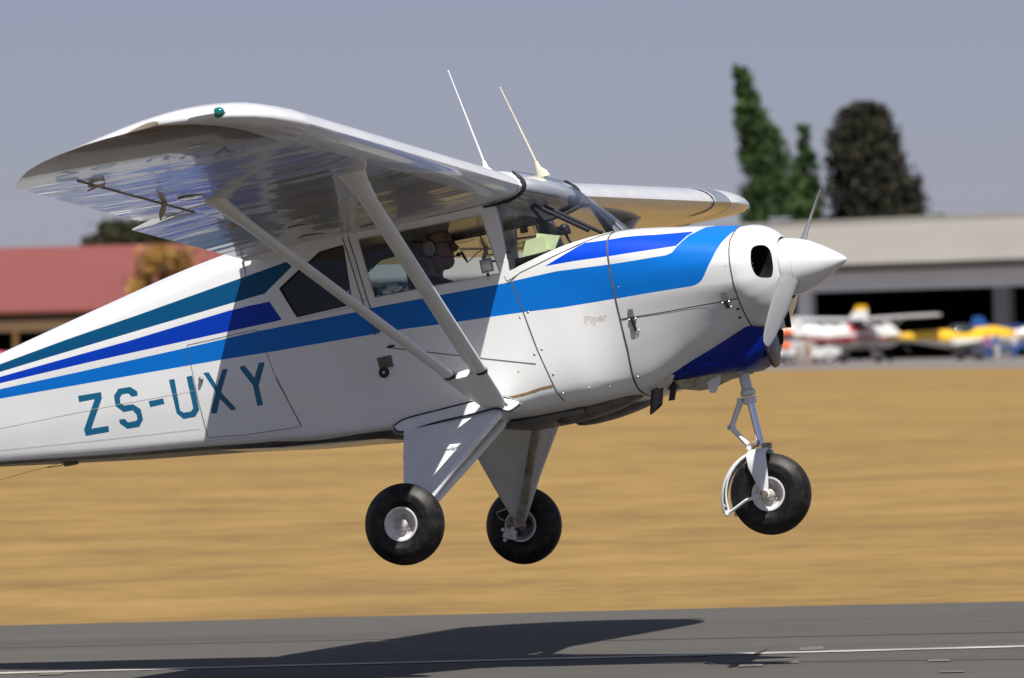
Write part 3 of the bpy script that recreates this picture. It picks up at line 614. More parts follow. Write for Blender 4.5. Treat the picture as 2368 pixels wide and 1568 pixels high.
# seal round the wing root nose
for s in(-1,1):
    sm=MB(); P=[p for p in wsec(.5,s,0,1,40)]; lo=[p for p in P[41:] if p.x>-1.86]; up=[p for p in P[:41] if p.x>-1.625]
    row=[Vector((p.x+.0,s*.497,p.z)) for p in lo]+[Vector((p.x,s*.497,p.z)) for p in up]
    cen=Vector((-1.75,s*.497,.70)); row=[p+(p-cen).normalized()*.004 for p in row]
    sm.tube(row,[.010+.006*min(1,i/4) for i in range(len(row))],8,0); sm.build('wing_root_seal',['black'],plane)
    gf=MB(); gf.loft([[Vector((p.x+(.006 if k_ else .002),s*y,p.z)) for p in wsec(.5,s,0,.35,20)] for y,k_ in ((.5,0),(.503,1),(.535,1),(.545,0))],0,(False,False)); gf.build('wing_root_fairing',['white'],plane,angle=40)
# ------------------------------------------------------------------ wing struts
for s in(-1,1):
    F0,F1=Vector((-1.915,s*2.44,.735)),Vector((-1.932,s*.50,-.485)); B0,B1=Vector((-2.70,s*2.464,.742)),Vector((-1.985,s*.50,-.485))
    k=.155  # cuff length share
    def lp(a,b,t): return a+(b-a)*t
    for a,b,h,nm in ((F0,F1,(.047,.020),'front'),(B0,B1,(.036,.017),'rear')):
        m=MB(); m.foil([lp(a,b,t) for t in (0,.3,.6,1-k+.01)],[h]*4); st=m.build('wing_strut',['white2'],plane,angle=60)
        c=MB(); w0=2.0 if nm=='front' else 1.9
        c.foil([lp(a,b,-.005),lp(a,b,.012),lp(a,b,.05),lp(a,b,.10),lp(a,b,.13)],[(h[0]*w0,h[1]*1.9),(h[0]*w0*.93,h[1]*1.7),(h[0]*1.45,h[1]*1.4),(h[0]*1.15,h[1]*1.15),(h[0]*1.07,h[1]*1.08)]); c.build('strut_fairing',['white2'],st,angle=60)
    cf=MB(); T0,T1=(lp(F0,F1,1-k)+lp(B0,B1,1-k))/2,(F1+B1)/2
    dxx=(lp(F0,F1,1-k)-lp(B0,B1,1-k)).length/2
    cf.foil([T0,lp(T0,T1,.3),lp(T0,T1,.6),lp(T0,T1,.85),T1],[(dxx+.045,.0225),((dxx+.045)*.86,.024),((dxx+.045)*.72,.025),(.074,.024),(.068,.022)],n=28)
    for a,b,h in ((F0,F1,(.0505,.0235)),(B0,B1,(.040,.0205))): cf.foil([lp(a,b,1-k-.004),lp(a,b,1-k+.004)],[h,h],m=1)
    for t in (.15,.3,.47,.64,.8,.93): p=lp(T0,T1,t); cf.ball((p.x-.005,p.y+s*.024,p.z),(.006,.004,.006),2,8)
    cfo=cf.build('strut_cuff',['white2','navyline','darkgrey'],plane,angle=60)
# ------------------------------------------------------------------ main undercarriage
def wheel(parent,c,side,r=.2225,w=.076,rimr=.094,brake=False):
    """tyre and rim; side = direction of the visible outer face along y"""
    c=Vector(c); A=(0,side,0); ty=MB()
    pr=[(-.055,rimr-.008),(-.066,rimr+.006),(-w,rimr+.035),(-w-.002,(rimr+r)/2),(-w+.008,r-.045),(-w+.026,r-.018),(-.030,r-.004),(-.027,r-.008),(-.023,r-.008),(-.020,r-.002),(-.003,r),(0,r-.006),(.003,r),(.020,r-.002),(.023,r-.008),(.027,r-.008),(.030,r-.004),(w-.026,r-.018),(w-.008,r-.045),(w-.004,r-.05),(w+.001,(rimr+r)/2),(w-.001,rimr+.036),(w-.004,rimr+.034),(.066,rimr+.006),(.055,rimr-.008)]
    ty.lathe(pr,c,A,72); t=ty.build('tyre',['tyre'],parent,angle=50)
    ri=MB(); pr=[(.052,rimr-.012),(.064,rimr+.001),(.068,rimr-.001),(.068,rimr-.008),(.060,rimr-.014),(.046,rimr-.018),(.030,rimr-.026),(.026,rimr-.034)]
    ri.lathe(pr,c,A,56,0); ri.lathe([(-a,b) for a,b in pr],c,A,56,0); ri.lathe([(-.05,rimr-.016),(.05,rimr-.016)],c,A,56,0); ro=ri.build('rim',['rim'],parent,angle=40)
    hb=MB(); hb.lathe([(.026,rimr-.034),(.022,.036),(.028,.034),(.036,.030),(.052,.026),(.056,.020),(.057,.0)],c,A,32,0)
    hb.lathe([(-.026,rimr-.034),(-.022,.036),(-.036,.030),(-.037,0)],c,A,32,0)
    for k in range(6): a=k*pi/3+.3; hb.ball(c+Vector((.043*cos(a),side*.026,.043*sin(a))),(.007,.007,.007),0,8)
    hb.tube([c+Vector((.008,side*.05,.02)),c+Vector((.0,side*.062,-.004)),c+Vector((-.004,side*.058,-.016))],.004,6,0)
    hb.build('hub',['hubdirt'],ro,angle=40); return t
for s in(-1,1):
    g=empty('main_undercarriage'); g.parent=plane
    if s<0: tag(g,'near main leg and wheel')
    lg=MB(); secs=[]
    for xr,xf,y,z in ((-2.512,-1.930,.490,-.470),(-2.508,-1.938,.510,-.515),(-2.495,-2.06,.62,-.65),(-2.475,-2.19,.735,-.79),(-2.455,-2.295,.83,-.91),(-2.44,-2.36,.90,-.995)):
        c=Vector(((xr+xf)/2,s*y,z)); hw=(xf-xr)/2; n=Vector((0,s*.77,.64)); ring=[]
        for a,b in ((-1,0),(-.985,.35),(-.9,.55),(-.5,.9),(0,1),(.4,1),(.75,1),(.9,.95),(.97,.7),(1,0),(.97,-.7),(.9,-.95),(.75,-1),(.4,-1),(0,-1),(-.5,-.9),(-.9,-.55),(-.985,-.35)): ring.append(c+Vector((a*hw,0,0))+n*(b*.022))
        secs.append(ring)
    lg.loft(secs); leg=lg.build('leg_fairing',['white2'],g,angle=50)
    fr=MB(); fr.tube([(-1.945,s*.512,-.52),(-2.19,s*.738,-.79),(-2.385,s*.925,-1.03)],[.024,.022,.020],12); fr.build('leg_tube',['white2'],leg)
    # fairing cuff round the leg top, with dark blue edging
    up=[(-2.572,.484,-.480),(-2.49,.500,-.452),(-2.3,.506,-.440),(-2.1,.509,-.428),(-1.99,.510,-.424),(-1.90,.506,-.440),(-1.835,.492,-.470)]
    dn=[(-2.572,.482,-.488),(-2.515,.512,-.522),(-2.3,.535,-.507),(-2.1,.540,-.500),(-1.955,.540,-.492),(-1.885,.528,-.520),(-1.825,.493,-.490)]
    U=cat(up,6); Dn=cat(dn,6); cu=MB(); Uo=[Vector((p.x,s*p.y,p.z)) for p in U]; Do=[Vector((p.x,s*p.y,p.z)) for p in Dn]
    mid=[(a+b)/2+Vector((0,s*.008,0)) for a,b in zip(Uo,Do)]; inn=[Vector((p.x,s*.42,p.z-.01)) for p in Do]
    cu.loft([[a,b,c_,d_] for a,b,c_,d_ in zip(Uo,mid,Do,inn)],0,closed=False)
    cu.tube([p+Vector((0,s*.002,0)) for p in Uo],.0045,6,1); cu.tube([p+Vector((0,s*.002,0)) for p in Do],.006,6,1)
    for i in (9,16,23,30): p=mid[i]+Vector((0,s*.002,0)); cu.ball(p,(.008,.004,.008),2,8)
    cuo=cu.build('leg_cuff',['white2','navyline','metal'],g,angle=50)
    sh=MB(); sh.foil([(-1.985,s*.27,-.535),(-2.18,s*.565,-.78),(-2.385,s*.885,-1.035)],[(.026,.020)]*3); sho=sh.build('shock_strut',['white2' if s<0 else 'grimy'],g,angle=60)
    se=MB(); se.tube([(-2.385,s*.90,-1.035),(-2.41,s*.95,-1.056),(-2.41,s*1.03,-1.056)],.022,12); se.box((-2.40,s*.90,-1.02),(.07,.03,.10),0,bev=.008); se.build('axle',['grimy'],g)
    stp=MB(); stp.tube([(-2.10,s*.60,-.655),(-2.155,s*.655,-.665),(-2.19,s*.67,-.67)],[.010,.011,.020],10); stp.ball((-2.20,s*.672,-.672),(.034,.008,.012),0,12); stp.build('step_peg',['white2'],leg); stp=MB()
    stp.tube([(-2.44,s*.63,-.66),(-2.475,s*.66,-.69)],[.013,.017],10); stp.build('step_peg',['white2'],leg)
    bk=MB(); bk.lathe([(-.04,.062),(-.044,.062),(-.044,.03)],(-2.412,s*1.016,-1.056),(0,s,0),40,0)
    bk.box((-2.475,s*.935,-1.095),(.075,.04,.06),1,Euler((0,R_(25),0)),.008)
    for a,b in ((-.03,.03),(.03,.028),(-.028,-.03),(.032,-.028)): bk.lathe([(0,.010),(.03,.010),(.03,.0)],(-2.475+a,s*.93,-1.095+b),(0,-s,0),12,1)
    bk.ball((-2.475,s*.912,-1.095),(.016,.012,.016),1,12); bk.build('brake',['darkgrey','rim'],g)
    bh=MB(); bh.tube([(-2.43,s*.885,-1.05),(-2.50,s*.86,-1.0),(-2.51,s*.85,-.965),(-2.42,s*.85,-.95)],.005,6); bh.build('brake_hose',['grimy'],g)
    wheel(g,(-2.412,s*1.016,-1.056),s)
# ------------------------------------------------------------------ nose undercarriage
ng=empty('nose_undercarriage'); ng.parent=plane
m=MB(); m.lathe([(0,.030),(.14,.031),(.150,.041),(.162,.043),(.175,.042),(.178,.034)],(-.692,0,-.46),Vector((.012,0,-.17)),32,0,(True,True)); m.lathe([(0,.036),(.006,.038),(.035,.037),(.038,.024)],(-.679,0,-.645),Vector((.012,0,-.17)),28,0,(True,True)); m.build('oleo_cylinder',['white2'],ng)
m=MB(); m.tube([(-.677,0,-.66),(-.655,0,-.925)],.0205,20); m.build('oleo_piston',['chrome'],ng)
for pts in (((-.728,-.655),(-.805,-.79)),((-.805,-.795),(-.716,-.922))):
    m=MB(); (x0,z0),(x1,z1)=pts
    m.foil([(x0,0,z0),(x1,0,z1)],[(.016,.034),(.015,.022)] if z0>-.7 else [(.014,.022),(.015,.034)]); 
    for x,z in pts: m.lathe([(-.042,.0),(-.042,.013),(.042,.013),(.042,0)],(x,0,z),(0,1,0),14)
    m.build('torque_link',['white2'],ng,angle=50)
m=MB(); m.box((-.690,0,-.905),(.07,.07,.03),0,Euler((0,R_(-12),0)),.006); m.box((-.625,0,-.925),(.05,.05,.03),0,bev=.006); m.build('steering_collar',['grimy'],ng)
fk=MB()
arc=[]
for a in np.linspace(0,pi,13): arc.append((-.098*cos(a),-.985+.045*sin(a)))
path=[(-.098,-1.19),(-.098,-1.10),(-.098,-1.03)]+arc[1:-1]+[(.098,-1.03),(.098,-1.10),(.098,-1.19)]
rings=[]
for i,(y,z) in enumerate(path):
    k=min(1,max(0,(z+1.19)/.17)); hw=.017+.038*k**.8; cx_=-.648-.020*k; th=.008
    a=path[max(i-1,0)]; b=path[min(i+1,len(path)-1)]; t=Vector((0,b[0]-a[0],b[1]-a[1])).normalized(); n=Vector((0,-t.z,t.y))
    c=Vector((cx_,y,z)); rings.append([c+Vector((hw,0,0))+n*th*.5,c+Vector((hw*.8,0,0))+n*th,c+Vector((-hw*.8,0,0))+n*th,c+Vector((-hw,0,0))+n*th*.5,c+Vector((-hw,0,0))-n*th*.5,c+Vector((-hw*.8,0,0))-n*th,c+Vector((hw*.8,0,0))-n*th,c+Vector((hw,0,0))-n*th*.5])
fk.loft(rings); 
for s in(-1,1): fk.lathe([(0,.024),(.012,.024),(.014,.018),(.028,.016),(.029,0)],(-.646,s*.10,-1.191),(0,s,0),20)
fk.build('fork',['white2'],ng,angle=50)
fd=MB(); rings=[]
for a in np.linspace(R_(98),R_(192),18):
    r=.252+.02*(a-R_(98)); c=Vector((-.643+r*cos(a),0,-1.191+r*sin(a))); o_=Vector((cos(a),0,sin(a)))
    rings.append([c+Vector((0,y,0))+o_*h for y,h in ((-.044,-.016),(-.040,-.004),(-.027,.003),(0,.006),(.027,.003),(.040,-.004),(.044,-.016),(.041,-.016),(.036,-.005),(0,.002),(-.036,-.005),(-.041,-.016))])
fd.loft(rings); fdo=fd.build('mudguard',['white2'],ng,angle=60)
for s in(-1,1):
    st=MB(); pa=[Vector((-.643+.245*cos(a),s*.050,-1.191+.245*sin(a))) for a in np.linspace(R_(112),R_(190),9)]; st.tube(pa,.006,6); st.tube([pa[-1],Vector((-.882,s*.084,-1.265))],.006,6); st.tube([(-.885,s*.085,-1.262),(-.76,s*.105,-1.205),(-.646,s*.118,-1.191)],[.009,.009,.012],8); st.ball((-.885,s*.085,-1.262),.014,0,10); st.build('mudguard_stay',['white2'],fdo)
wheel(ng,(-.643,0,-1.191),-1,r=.2235)
bs=MB(); bs.lathe([(0,.02),(.018,.02),(.018,.012),(.02,.0)],(-.646,-.125,-1.191),(0,-1,0),14,0); bs.build('axle_bolt',['brownmetal'],ng)
# ------------------------------------------------------------------ small things on the airframe
def pipe(name,a,b,r,slash,mt):
    m=MB(); a,b=Vector(a),Vector(b); t=(b-a).normalized(); u=t.orthogonal().normalized(); w_=t.cross(u); R1=[];R2=[];R3=[]
    for k in range(24):
        q=u*cos(2*pi*k/24)+w_*sin(2*pi*k/24); sl2=t*(-q.x*r*slash)
        R1.append(a+q*r);R2.append(b+q*r+sl2);R3.append(b+q*(r-.003)+sl2)
    m.loft([R1,R2,R3,[p-t*.15 for p in R3]],0,(False,True)); return m.build(name,[mt],plane,angle=50)
pipe('exhaust_pipe',(-1.115,-.21,-.48),(-1.150,-.21,-.632),.034,1.0,'darkgrey'); pipe('breather_pipe',(-1.02,-.2,-.49),(-1.058,-.2,-.600),.017,.3,'black')
m=MB(); m.prism([(-.856,0,-.500),(-.772,0,-.500),(-.785,0,-.545),(-.812,0,-.592),(-.822,0,-.599),(-.845,0,-.597),(-.852,0,-.585)],(0,-.155,0),(0,-.145,0)); m.build('drain_fairing',['white2'],plane)
m=MB(); m.loft([[(x,-a,z),(x,a,z),(x,a*.8,z-b),(x,-a*.8,z-b)] for x,a,z,b in ((-1.10,.20,-.50,.012),(-1.0,.23,-.50,.048),(-.92,.20,-.50,.05),(-.80,.18,-.50,.022),(-.66,.12,-.50,.015))]); m.ball((-1.04,-.12,-.525),(.06,.05,.02),0,10); m.build('cooling_lip',['grimy'],plane,angle=20)
m=MB(); m.prism([(-1.12,-.27,-.455),(-1.04,-.29,-.440),(-.99,-.27,-.475),(-1.02,-.25,-.515),(-1.10,-.23,-.53)],(0,-.028,0),(0,-.022,0)); m.build('cowl_bracket',['metal'],plane)
vp=MB(); a,b,c_,d_=[Vector(fpt(x,t,.004)) for x,t in ((-2.600,4.84),(-2.513,4.85),(-2.510,4.58),(-2.594,4.59))]; 
vp.add([a,b,c_,d_]+[q-Vector((0,-.004,0)) for q in (a,b,c_,d_)],[(0,1,2,3),(0,4,5,1),(1,5,6,2),(2,6,7,3),(3,7,4,0)],0)
for i in range(6):
    f=(i+.7)/6.6; p0=a+(d_-a)*f; p1=b+(c_-b)*f; vp.tube([p0+(p1-p0)*.08+Vector((0,-.002,0)),p0+(p1-p0)*(.92 if i else .7)+Vector((0,-.002,0))],.002,6,1)
vp.build('data_plate',['plate','seam'],plane)
vv=MB(); o_=Vector(fpt(-2.562,z2t(-2.562,-.182))); vv.lathe([(-.005,.030),(.026,.030),(.028,.028)],o_,(0,-1,0),28,0); vv.lathe([(.027,.031),(.031,.031),(.032,.008),(.036,.007),(.036,0)],o_,(0,-1,0),28,1); vv.lathe([(.0362,.007),(.0375,.0)],o_,(0,-1,0),16,2); vv.build('air_vent',['white2','black','metal'],plane)
ab=MB(); ab.box((-4.652,-.10,-.305),(.075,.05,.045),0,bev=.004); ab.tube([(-4.685,-.10,-.300),(-4.80,-.10,-.312),(-4.9,-.10,-.316),(-5.4,-.08,-.36)],.0013,6); ab.tube([(-4.69,-.10,-.312),(-4.72,-.10,-.318),(-4.80,-.10,-.314)],.003,6); ab.build('tail_antenna_box',['brownmetal'],plane)
for i,(bx_,by,bz,tx,tz,ty) in enumerate(((-1.850,-.3,.800,-1.989,1.412,-.3),(-1.702,.2,.80,-1.867,1.329,.2))):
    m=MB(); k=(.075/(tz-bz)); m.foil([(bx_,by,bz-.01),(bx_-.003,by,bz+.015),(bx_-(bx_-tx)*k*.9,by,bz+.045),(bx_-(bx_-tx)*k*1.25,by,bz+.085)],[(.040,.022),(.030,.016),(.016,.012),(.009,.009)]); 
    an=m.build('antenna_base',['white' if i==0 else 'cream'],plane,angle=60)
    m=MB(); m.tube([(bx_-(bx_-tx)*k*1.1,by,bz+.075),(tx,ty,tz)],[.0052,.0030],8); m.ball((tx,ty,tz),.006,0,8); m.build('antenna_whip',['white' if i==0 else 'cream'],an)
# tail surfaces (outside the picture on the left, they belong to the machine)
m=MB()
for s in(-1,1):
    m.loft([[Vector((x0,s*y,.12)),Vector(((x0+x1)/2,s*y,.145)),Vector((x1,s*y,.12)),Vector(((x0+x1)/2,s*y,.095))] for y,x0,x1 in ((.03,-5.25,-6.15),(.6,-5.35,-6.2),(1.2,-5.6,-6.15),(1.45,-5.85,-6.05))])
m.build('tailplane',['white'],plane)
m=MB(); m.loft([[Vector((x0,0,z)),Vector(((x0+x1)/2,.03,z)),Vector((x1,0,z)),Vector(((x0+x1)/2,-.03,z))] for z,x0,x1 in ((.12,-5.3,-6.3),(.5,-5.65,-6.35),(.9,-5.95,-6.3),(1.02,-6.08,-6.22))]); m.build('tail_fin',['white'],plane)
# ------------------------------------------------------------------ cabin
m=MB(); m.box((-1.62,0,.07),(.05,.90,.44),0); m.build('instrument_panel',['dash'],plane)
m=MB(); GS=[(-1.705,.455,.262),(-1.515,.44,.296),(-1.36,.375,.33),(-1.27,.25,.36),(-1.225,.12,.372),(-1.215,0,.374)]
hf=[(x,-y,z) for x,y,z in GS]+[(x,y,z) for x,y,z in GS[-2::-1]]
m.loft([[Vector(p) for p in hf],[Vector((-1.735,p[1]*1.0,.325-.10*abs(p[1])**2)) for p in hf],[Vector((-1.745,p[1],.20)) for p in hf]],closed=False); gl=m.build('glare_shield',['dash'],plane,angle=60)
m=MB(); m.ball((-1.60,.10,.475),(.030,.030,.027),0,16); m.box((-1.60,.10,.455),(.06,.05,.03),0,bev=.006); m.box((-1.66,.10,.47),(.05,.06,.05),0,bev=.006); m.tube([(-1.60,.10,.45),(-1.57,.1,.37)],.008,8); m.build('compass',['black'],plane)
for s in(-1,1):
    m=MB(); m.tube([(-1.81,s*.10+.06,.69),(-1.40,s*.12+.02,.415)],.0115,10); m.build('brace_tube',['black'],plane)
m=MB(); m.tube([(-1.76,-.02,.66),(-1.70,.06,.53),(-1.62,.2,.56),(-1.55,.3,.60)],.010,8); m.ball((-1.53,.31,.61),(.04,.02,.02),0,12); m.ball((-1.58,.27,.64),(.03,.02,.03),0,12); m.build('camera_mount',['black'],plane)
m=MB(); m.box((-2.45,0,-.42),(1.5,.86,.02),0); m.build('cabin_floor',['liner'],plane)
m=MB(); m.box((-2.48,0,.640),(1.42,.92,.01),0); m.build('headliner',['headliner'],plane)
for s in(-1,1):
    m=MB(); m.box((-2.30,s*.23,-.14),(.46,.40,.12),0,bev=.03); m.box((-2.58,s*.23,.07),(.10,.40,.48),0,Euler((0,R_(-12),0)),.03); m.box((-2.30,s*.23,-.31),(.3,.3,.22),1); m.build('cabin_seat',['seat','darkgrey'],plane)
m=MB(); m.box((-3.0,0,-.16),(.42,.86,.12),0,bev=.03); m.box((-3.22,0,.12),(.10,.86,.56),0,Euler((0,R_(-12),0)),.03); m.build('rear_seat',['seat'],plane)
m=MB(); m.loft([[(-3.3,-.46,z),(-3.3,.46,z)] for z in (-.4,.62)],closed=False); m.build('rear_bulkhead',['seat'],plane)
m=MB(); m.box((-1.882,-.512,.29),(.072,.008,.075),0,Euler((0,R_(-3),0)),.003); m.box((-1.882,-.518,.29),(.052,.004,.055),1,Euler((0,R_(-3),0)),.001); m.tube([(-1.885,-.508,.25),(-1.885,-.503,.232)],.008,8,2); m.tube([(-1.85,-.508,.31),(-1.832,-.503,.305)],.006,8,2); m.build('window_thermometer',['greyplastic','metal','black'],plane)
m=MB(); cx0,cz0=-2.447,.270; n=40
m.add([(cx0+.088*cos(2*pi*k/n),-.5005,cz0+.031*sin(2*pi*k/n)+.004*cos(2*pi*k/n)) for k in range(n)],[tuple(range(n))],0)
m.add([(cx0+.060*cos(2*pi*k/n),-.5010,cz0-.010+.017*sin(2*pi*k/n)+.003*cos(2*pi*k/n)) for k in range(n)],[tuple(range(n))],1)
m.add([(cx0+.010*cos(2*pi*k/12),-.5016,cz0-.020+.006*sin(2*pi*k/12)) for k in range(12)],[tuple(range(12))],0)
stk=m.build('window_sticker',['stickerblue','stickerwhite'],plane,smooth=False)
text('sticker_lettering','BOSE',.026,'stickerwhite',(cx0,-.5018,cz0+.012),(1,0,.04),(0,0,1),stk,.0003,.0005,shear=.3)
text('sticker_lettering','AVIATION HEADSET',.0095,'black',(cx0,-.5022,cz0-.006),(1,0,.04),(0,0,1),stk,.0002)
m=MB(); m.tube([(-2.03,.485,.600),(-1.885,.485,.598),(-1.862,.485,.47),(-1.85,.485,.38)],.011,8); m.build('door_frame_rail',['white2'],plane)
m=MB(); m.tube([(-2.004,.482,.583),(-1.903,.482,.580),(-1.884,.482,.503),(-2.006,.482,.510),(-2.004,.482,.583)],.007,8); m.box((-1.955,.482,.552),(.045,.01,.035),1); m.build('vent_window_frame',['white2','greyplastic'],plane)
m=MB(); m.tube([(-1.80,.472,.60),(-1.755,.475,.42),(-1.735,.47,.30)],.021,10); m.build('windscreen_pillar',['white2'],plane)
# ------------------------------------------------------------------ notebooks on the glare shield
for lab,quad in (('pale green spiral notepad standing against the windscreen, nearer the door pillar',((-1.753,.415),(-1.635,.424),(-1.624,.338),(-1.769,.328))),('pale green spiral notepad half hidden behind the other pad, leaning forward',((-1.672,.447),(-1.541,.409),(-1.584,.338),(-1.70,.352)))):
    back='behind' in lab; y=-.185 if back else -.2; nb=empty('notepad'); base=Vector((quad[3][0],y,quad[3][1])); place(nb,base); tag(nb,lab,'notepad','notepads on the glare shield')
    m=MB(base); P=[(x,y,z) for x,z in quad]; m.prism(P,(0,-.004,0),(0,.004,0),0); m.build('pages',['paper'],nb,smooth=False)
    m=MB(base); a,b=Vector(P[1]),Vector(P[2]); 
    for i in range(14): q=a+(b-a)*((i+.5)/14); m.lathe([(-.0012,.0035),(.0012,.0035)],q,(0,0,1),8)
    m.build('spiral_binding',['ink'],nb)
# ------------------------------------------------------------------ pilot
def remesh(mb,name,mats,parent,vox=.007,it=3):
    o=mb.build(name,mats,None,smooth=False); md=o.modifiers.new('r','REMESH'); md.mode='VOXEL'; md.voxel_size=vox; md.use_smooth_shade=True
    sm=o.modifiers.new('s','SMOOTH'); sm.iterations=it; sm.factor=.5
    dg=bpy.context.evaluated_depsgraph_get(); me=bpy.data.meshes.new_from_object(o.evaluated_get(dg)); me.name=name
    old=o.name; bpy.data.objects.remove(o); o=bpy.data.objects.new(name,me); col.objects.link(o); o.parent=parent
    me.polygons.foreach_set('use_smooth',[True]*len(me.polygons)); me.polygons.foreach_set('material_index',[0]*len(me.polygons)); return o
M['skin']=mat('tanned_skin',(.42,.22,.16),.55,var=.12,vscale=20); M['hair']=mat('dark_hair',(.035,.028,.024),.8,var=.4,vscale=60)
M['shirt']=mat('black_shirt',(.014,.014,.017),.9,var=.3,vscale=25); M['trouser']=mat('dark_trousers',(.03,.032,.04),.9); M['headset']=mat('grey_headset_cup',(.72,.70,.64),.35)
HB=Vector((-2.36,.17,-.10)); pil=empty('person'); place(pil,HB)
tag(pil,'pilot in dark shirt, glasses and grey headset, seated inside the flying aircraft','person')
hd=Vector((-2.385,.17,.395)); m=MB(HB)
SL=[(-.01,.060,-.045,.040),(.000,.080,-.050,.048),(.015,.092,-.055,.052),(.035,.097,-.062,.056),(.048,.090,-.066,.060),(.058,.098,-.070,.061),(.066,.092,-.072,.063),(.076,.099,-.076,.065),(.090,.096,-.083,.068),(.110,.093,-.092,.071),(.128,.088,-.100,.073),(.145,.096,-.106,.075),(.165,.097,-.110,.077),(.19,.088,-.110,.076),(.215,.067,-.100,.068),(.235,.035,-.078,.050),(.247,-.005,-.045,.025)]
def slices(SL,o,grow=0.):
    rings=[]
    for z,xf,xb,w_ in SL:
        cx=(xf+xb)/2; a=(xf-xb)/2+grow; b=w_+grow; ring=[]
        for k in range(32):
            th=2*pi*k/32; c,s_=cos(th),sin(th); e=.85
            ring.append(o+Vector((cx+a*abs(c)**e*(1 if c>0 else -1),b*abs(s_)**e*(1 if s_>0 else -1),z+(grow if z>.2 else 0))))
        rings.append(ring)
    return rings
m.loft(slices(SL,hd))
m.tube([hd+Vector((.088,0,.138)),hd+Vector((.108,0,.118)),hd+Vector((.124,0,.098)),hd+Vector((.108,0,.086))],[.009,.012,.017,.013],10)
for s in(-1,1): m.ball(hd+Vector((.112,s*.013,.093)),.010,0,10); m.ball(hd+Vector((-.005,s*.078,.120)),(.02,.012,.032),0,10)
m.tube([hd+Vector((-.03,0,.06)),hd+Vector((-.045,0,-.03)),hd+Vector((-.055,0,-.10))],[.060,.060,.075],20)
sh=hd+Vector((-.065,0,-.13)); pel=Vector((-2.44,.17,-.02))
m.loft([[Vector((c.x+a*cos(2*pi*k/24),c.y+b*sin(2*pi*k/24),c.z)) for k in range(24)] for c,a,b in ((pel+Vector((0,0,-.05)),.11,.16),(pel+Vector((0,0,.08)),.12,.16),(pel+Vector((.0,0,.16)),.12,.155),(sh+Vector((0,0,-.13)),.115,.175),(sh+Vector((0,0,-.04)),.10,.18),(sh+Vector((.0,0,.02)),.075,.12))])
ARM=[]
for s in(-1,1):
    S0=sh+Vector((0,s*.185,-.035)); El=Vector((-2.30,.17+s*.22,.02)); Wr=Vector((-2.06,.17+s*.14,.10)); ARM.append((s,S0,El,Wr))
    m.tube([S0,(S0+El)/2,El,(El+Wr)/2,Wr],[.056,.050,.042,.040,.028],14); m.tube([sh+Vector((0,s*.05,.0)),S0],[.07,.056],14)
    kn=Vector((-2.02,.17+s*.10,.0)); an_=Vector((-1.86,.17+s*.09,-.36)); m.tube([pel+Vector((.02,s*.09,-.03)),(pel+kn)/2+Vector((0,s*.05,0)),kn],[.09,.085,.062],16); m.tube([kn,(kn+an_)/2,an_],[.062,.055,.04],14); m.tube([an_+Vector((-.04,0,-.02)),an_+Vector((.06,0,-.035)),an_+Vector((.15,0,-.035))],[.04,.038,.028],12)
    # hand closed round the control wheel: palm, four fingers, thumb
    pc=Wr+Vector((.045,-s*.005,.012)); m.ball(pc,(.045,.018,.040),0,14)
    for i,(dz,ln) in enumerate(((.030,.95),(.011,1.05),(-.008,1.),(-.026,.8))):
        b0=pc+Vector((.036,0,dz)); m.tube([b0,b0+Vector((.030*ln,-s*.006,0)),b0+Vector((.040*ln,-s*.030*ln,-.002)),b0+Vector((.022*ln,-s*.046*ln,-.004))],[.0095,.009,.0085,.0075],8)
    m.tube([pc+Vector((.0,-s*.012,.034)),pc+Vector((.022,-s*.030,.048)),pc+Vector((.042,-s*.040,.046))],[.012,.0105,.009],8)
remesh(m,'body',['skin'],pil,.0065,2)
m=MB(HB); m.loft([[Vector((c.x+a*cos(2*pi*k/24),c.y+b*sin(2*pi*k/24),c.z)) for k in range(24)] for c,a,b in ((pel+Vector((0,0,-.03)),.125,.175),(pel+Vector((0,0,.10)),.14,.18),(sh+Vector((0.01,0,-.13)),.14,.195),(sh+Vector((0.005,0,-.04)),.118,.20),(sh+Vector((0,0,.01)),.095,.145),(sh+Vector((.012,0,.055)),.082,.085))])
for s,S0,El,Wr in ARM: m.tube([sh+Vector((0,s*.04,.01)),S0+Vector((0,0,.004)),(S0+El)/2,El,(El+Wr)/2],[.08,.072,.064,.056,.052],14)
m.tube([hd+Vector((-.01,-.07,-.055)),hd+Vector((.045,-.045,-.085)),hd+Vector((.06,0,-.10)),hd+Vector((.045,.045,-.085)),hd+Vector((-.01,.07,-.055)),hd+Vector((-.09,.05,-.03)),hd+Vector((-.115,0,-.02)),hd+Vector((-.09,-.05,-.03)),hd+Vector((-.01,-.07,-.055))],.014,8)
remesh(m,'shirt',['shirt'],pil,.009,3)
m=MB(HB)
for s in(-1,1):
    kn=Vector((-2.02,.17+s*.10,.0)); an_=Vector((-1.86,.17+s*.09,-.34)); m.tube([pel+Vector((.0,s*.085,-.03)),(pel+kn)/2+Vector((0,s*.05,0)),kn+Vector((.01,0,0)),(kn+an_)/2,an_],[.105,.098,.075,.066,.058],16)
m.ball(pel+Vector((0,0,-.02)),(.135,.185,.10),0,18); remesh(m,'trousers',['trouser'],pil,.010,3)
m=MB(HB); HR=[(z,xf*.93 if z>.18 else xb+.075,xb-.004,w_) for z,xf,xb,w_ in SL if z>.07]
m.loft(slices(HR,hd,.006)); m.build('hair',['hair'],pil,angle=60)
m=MB(HB)
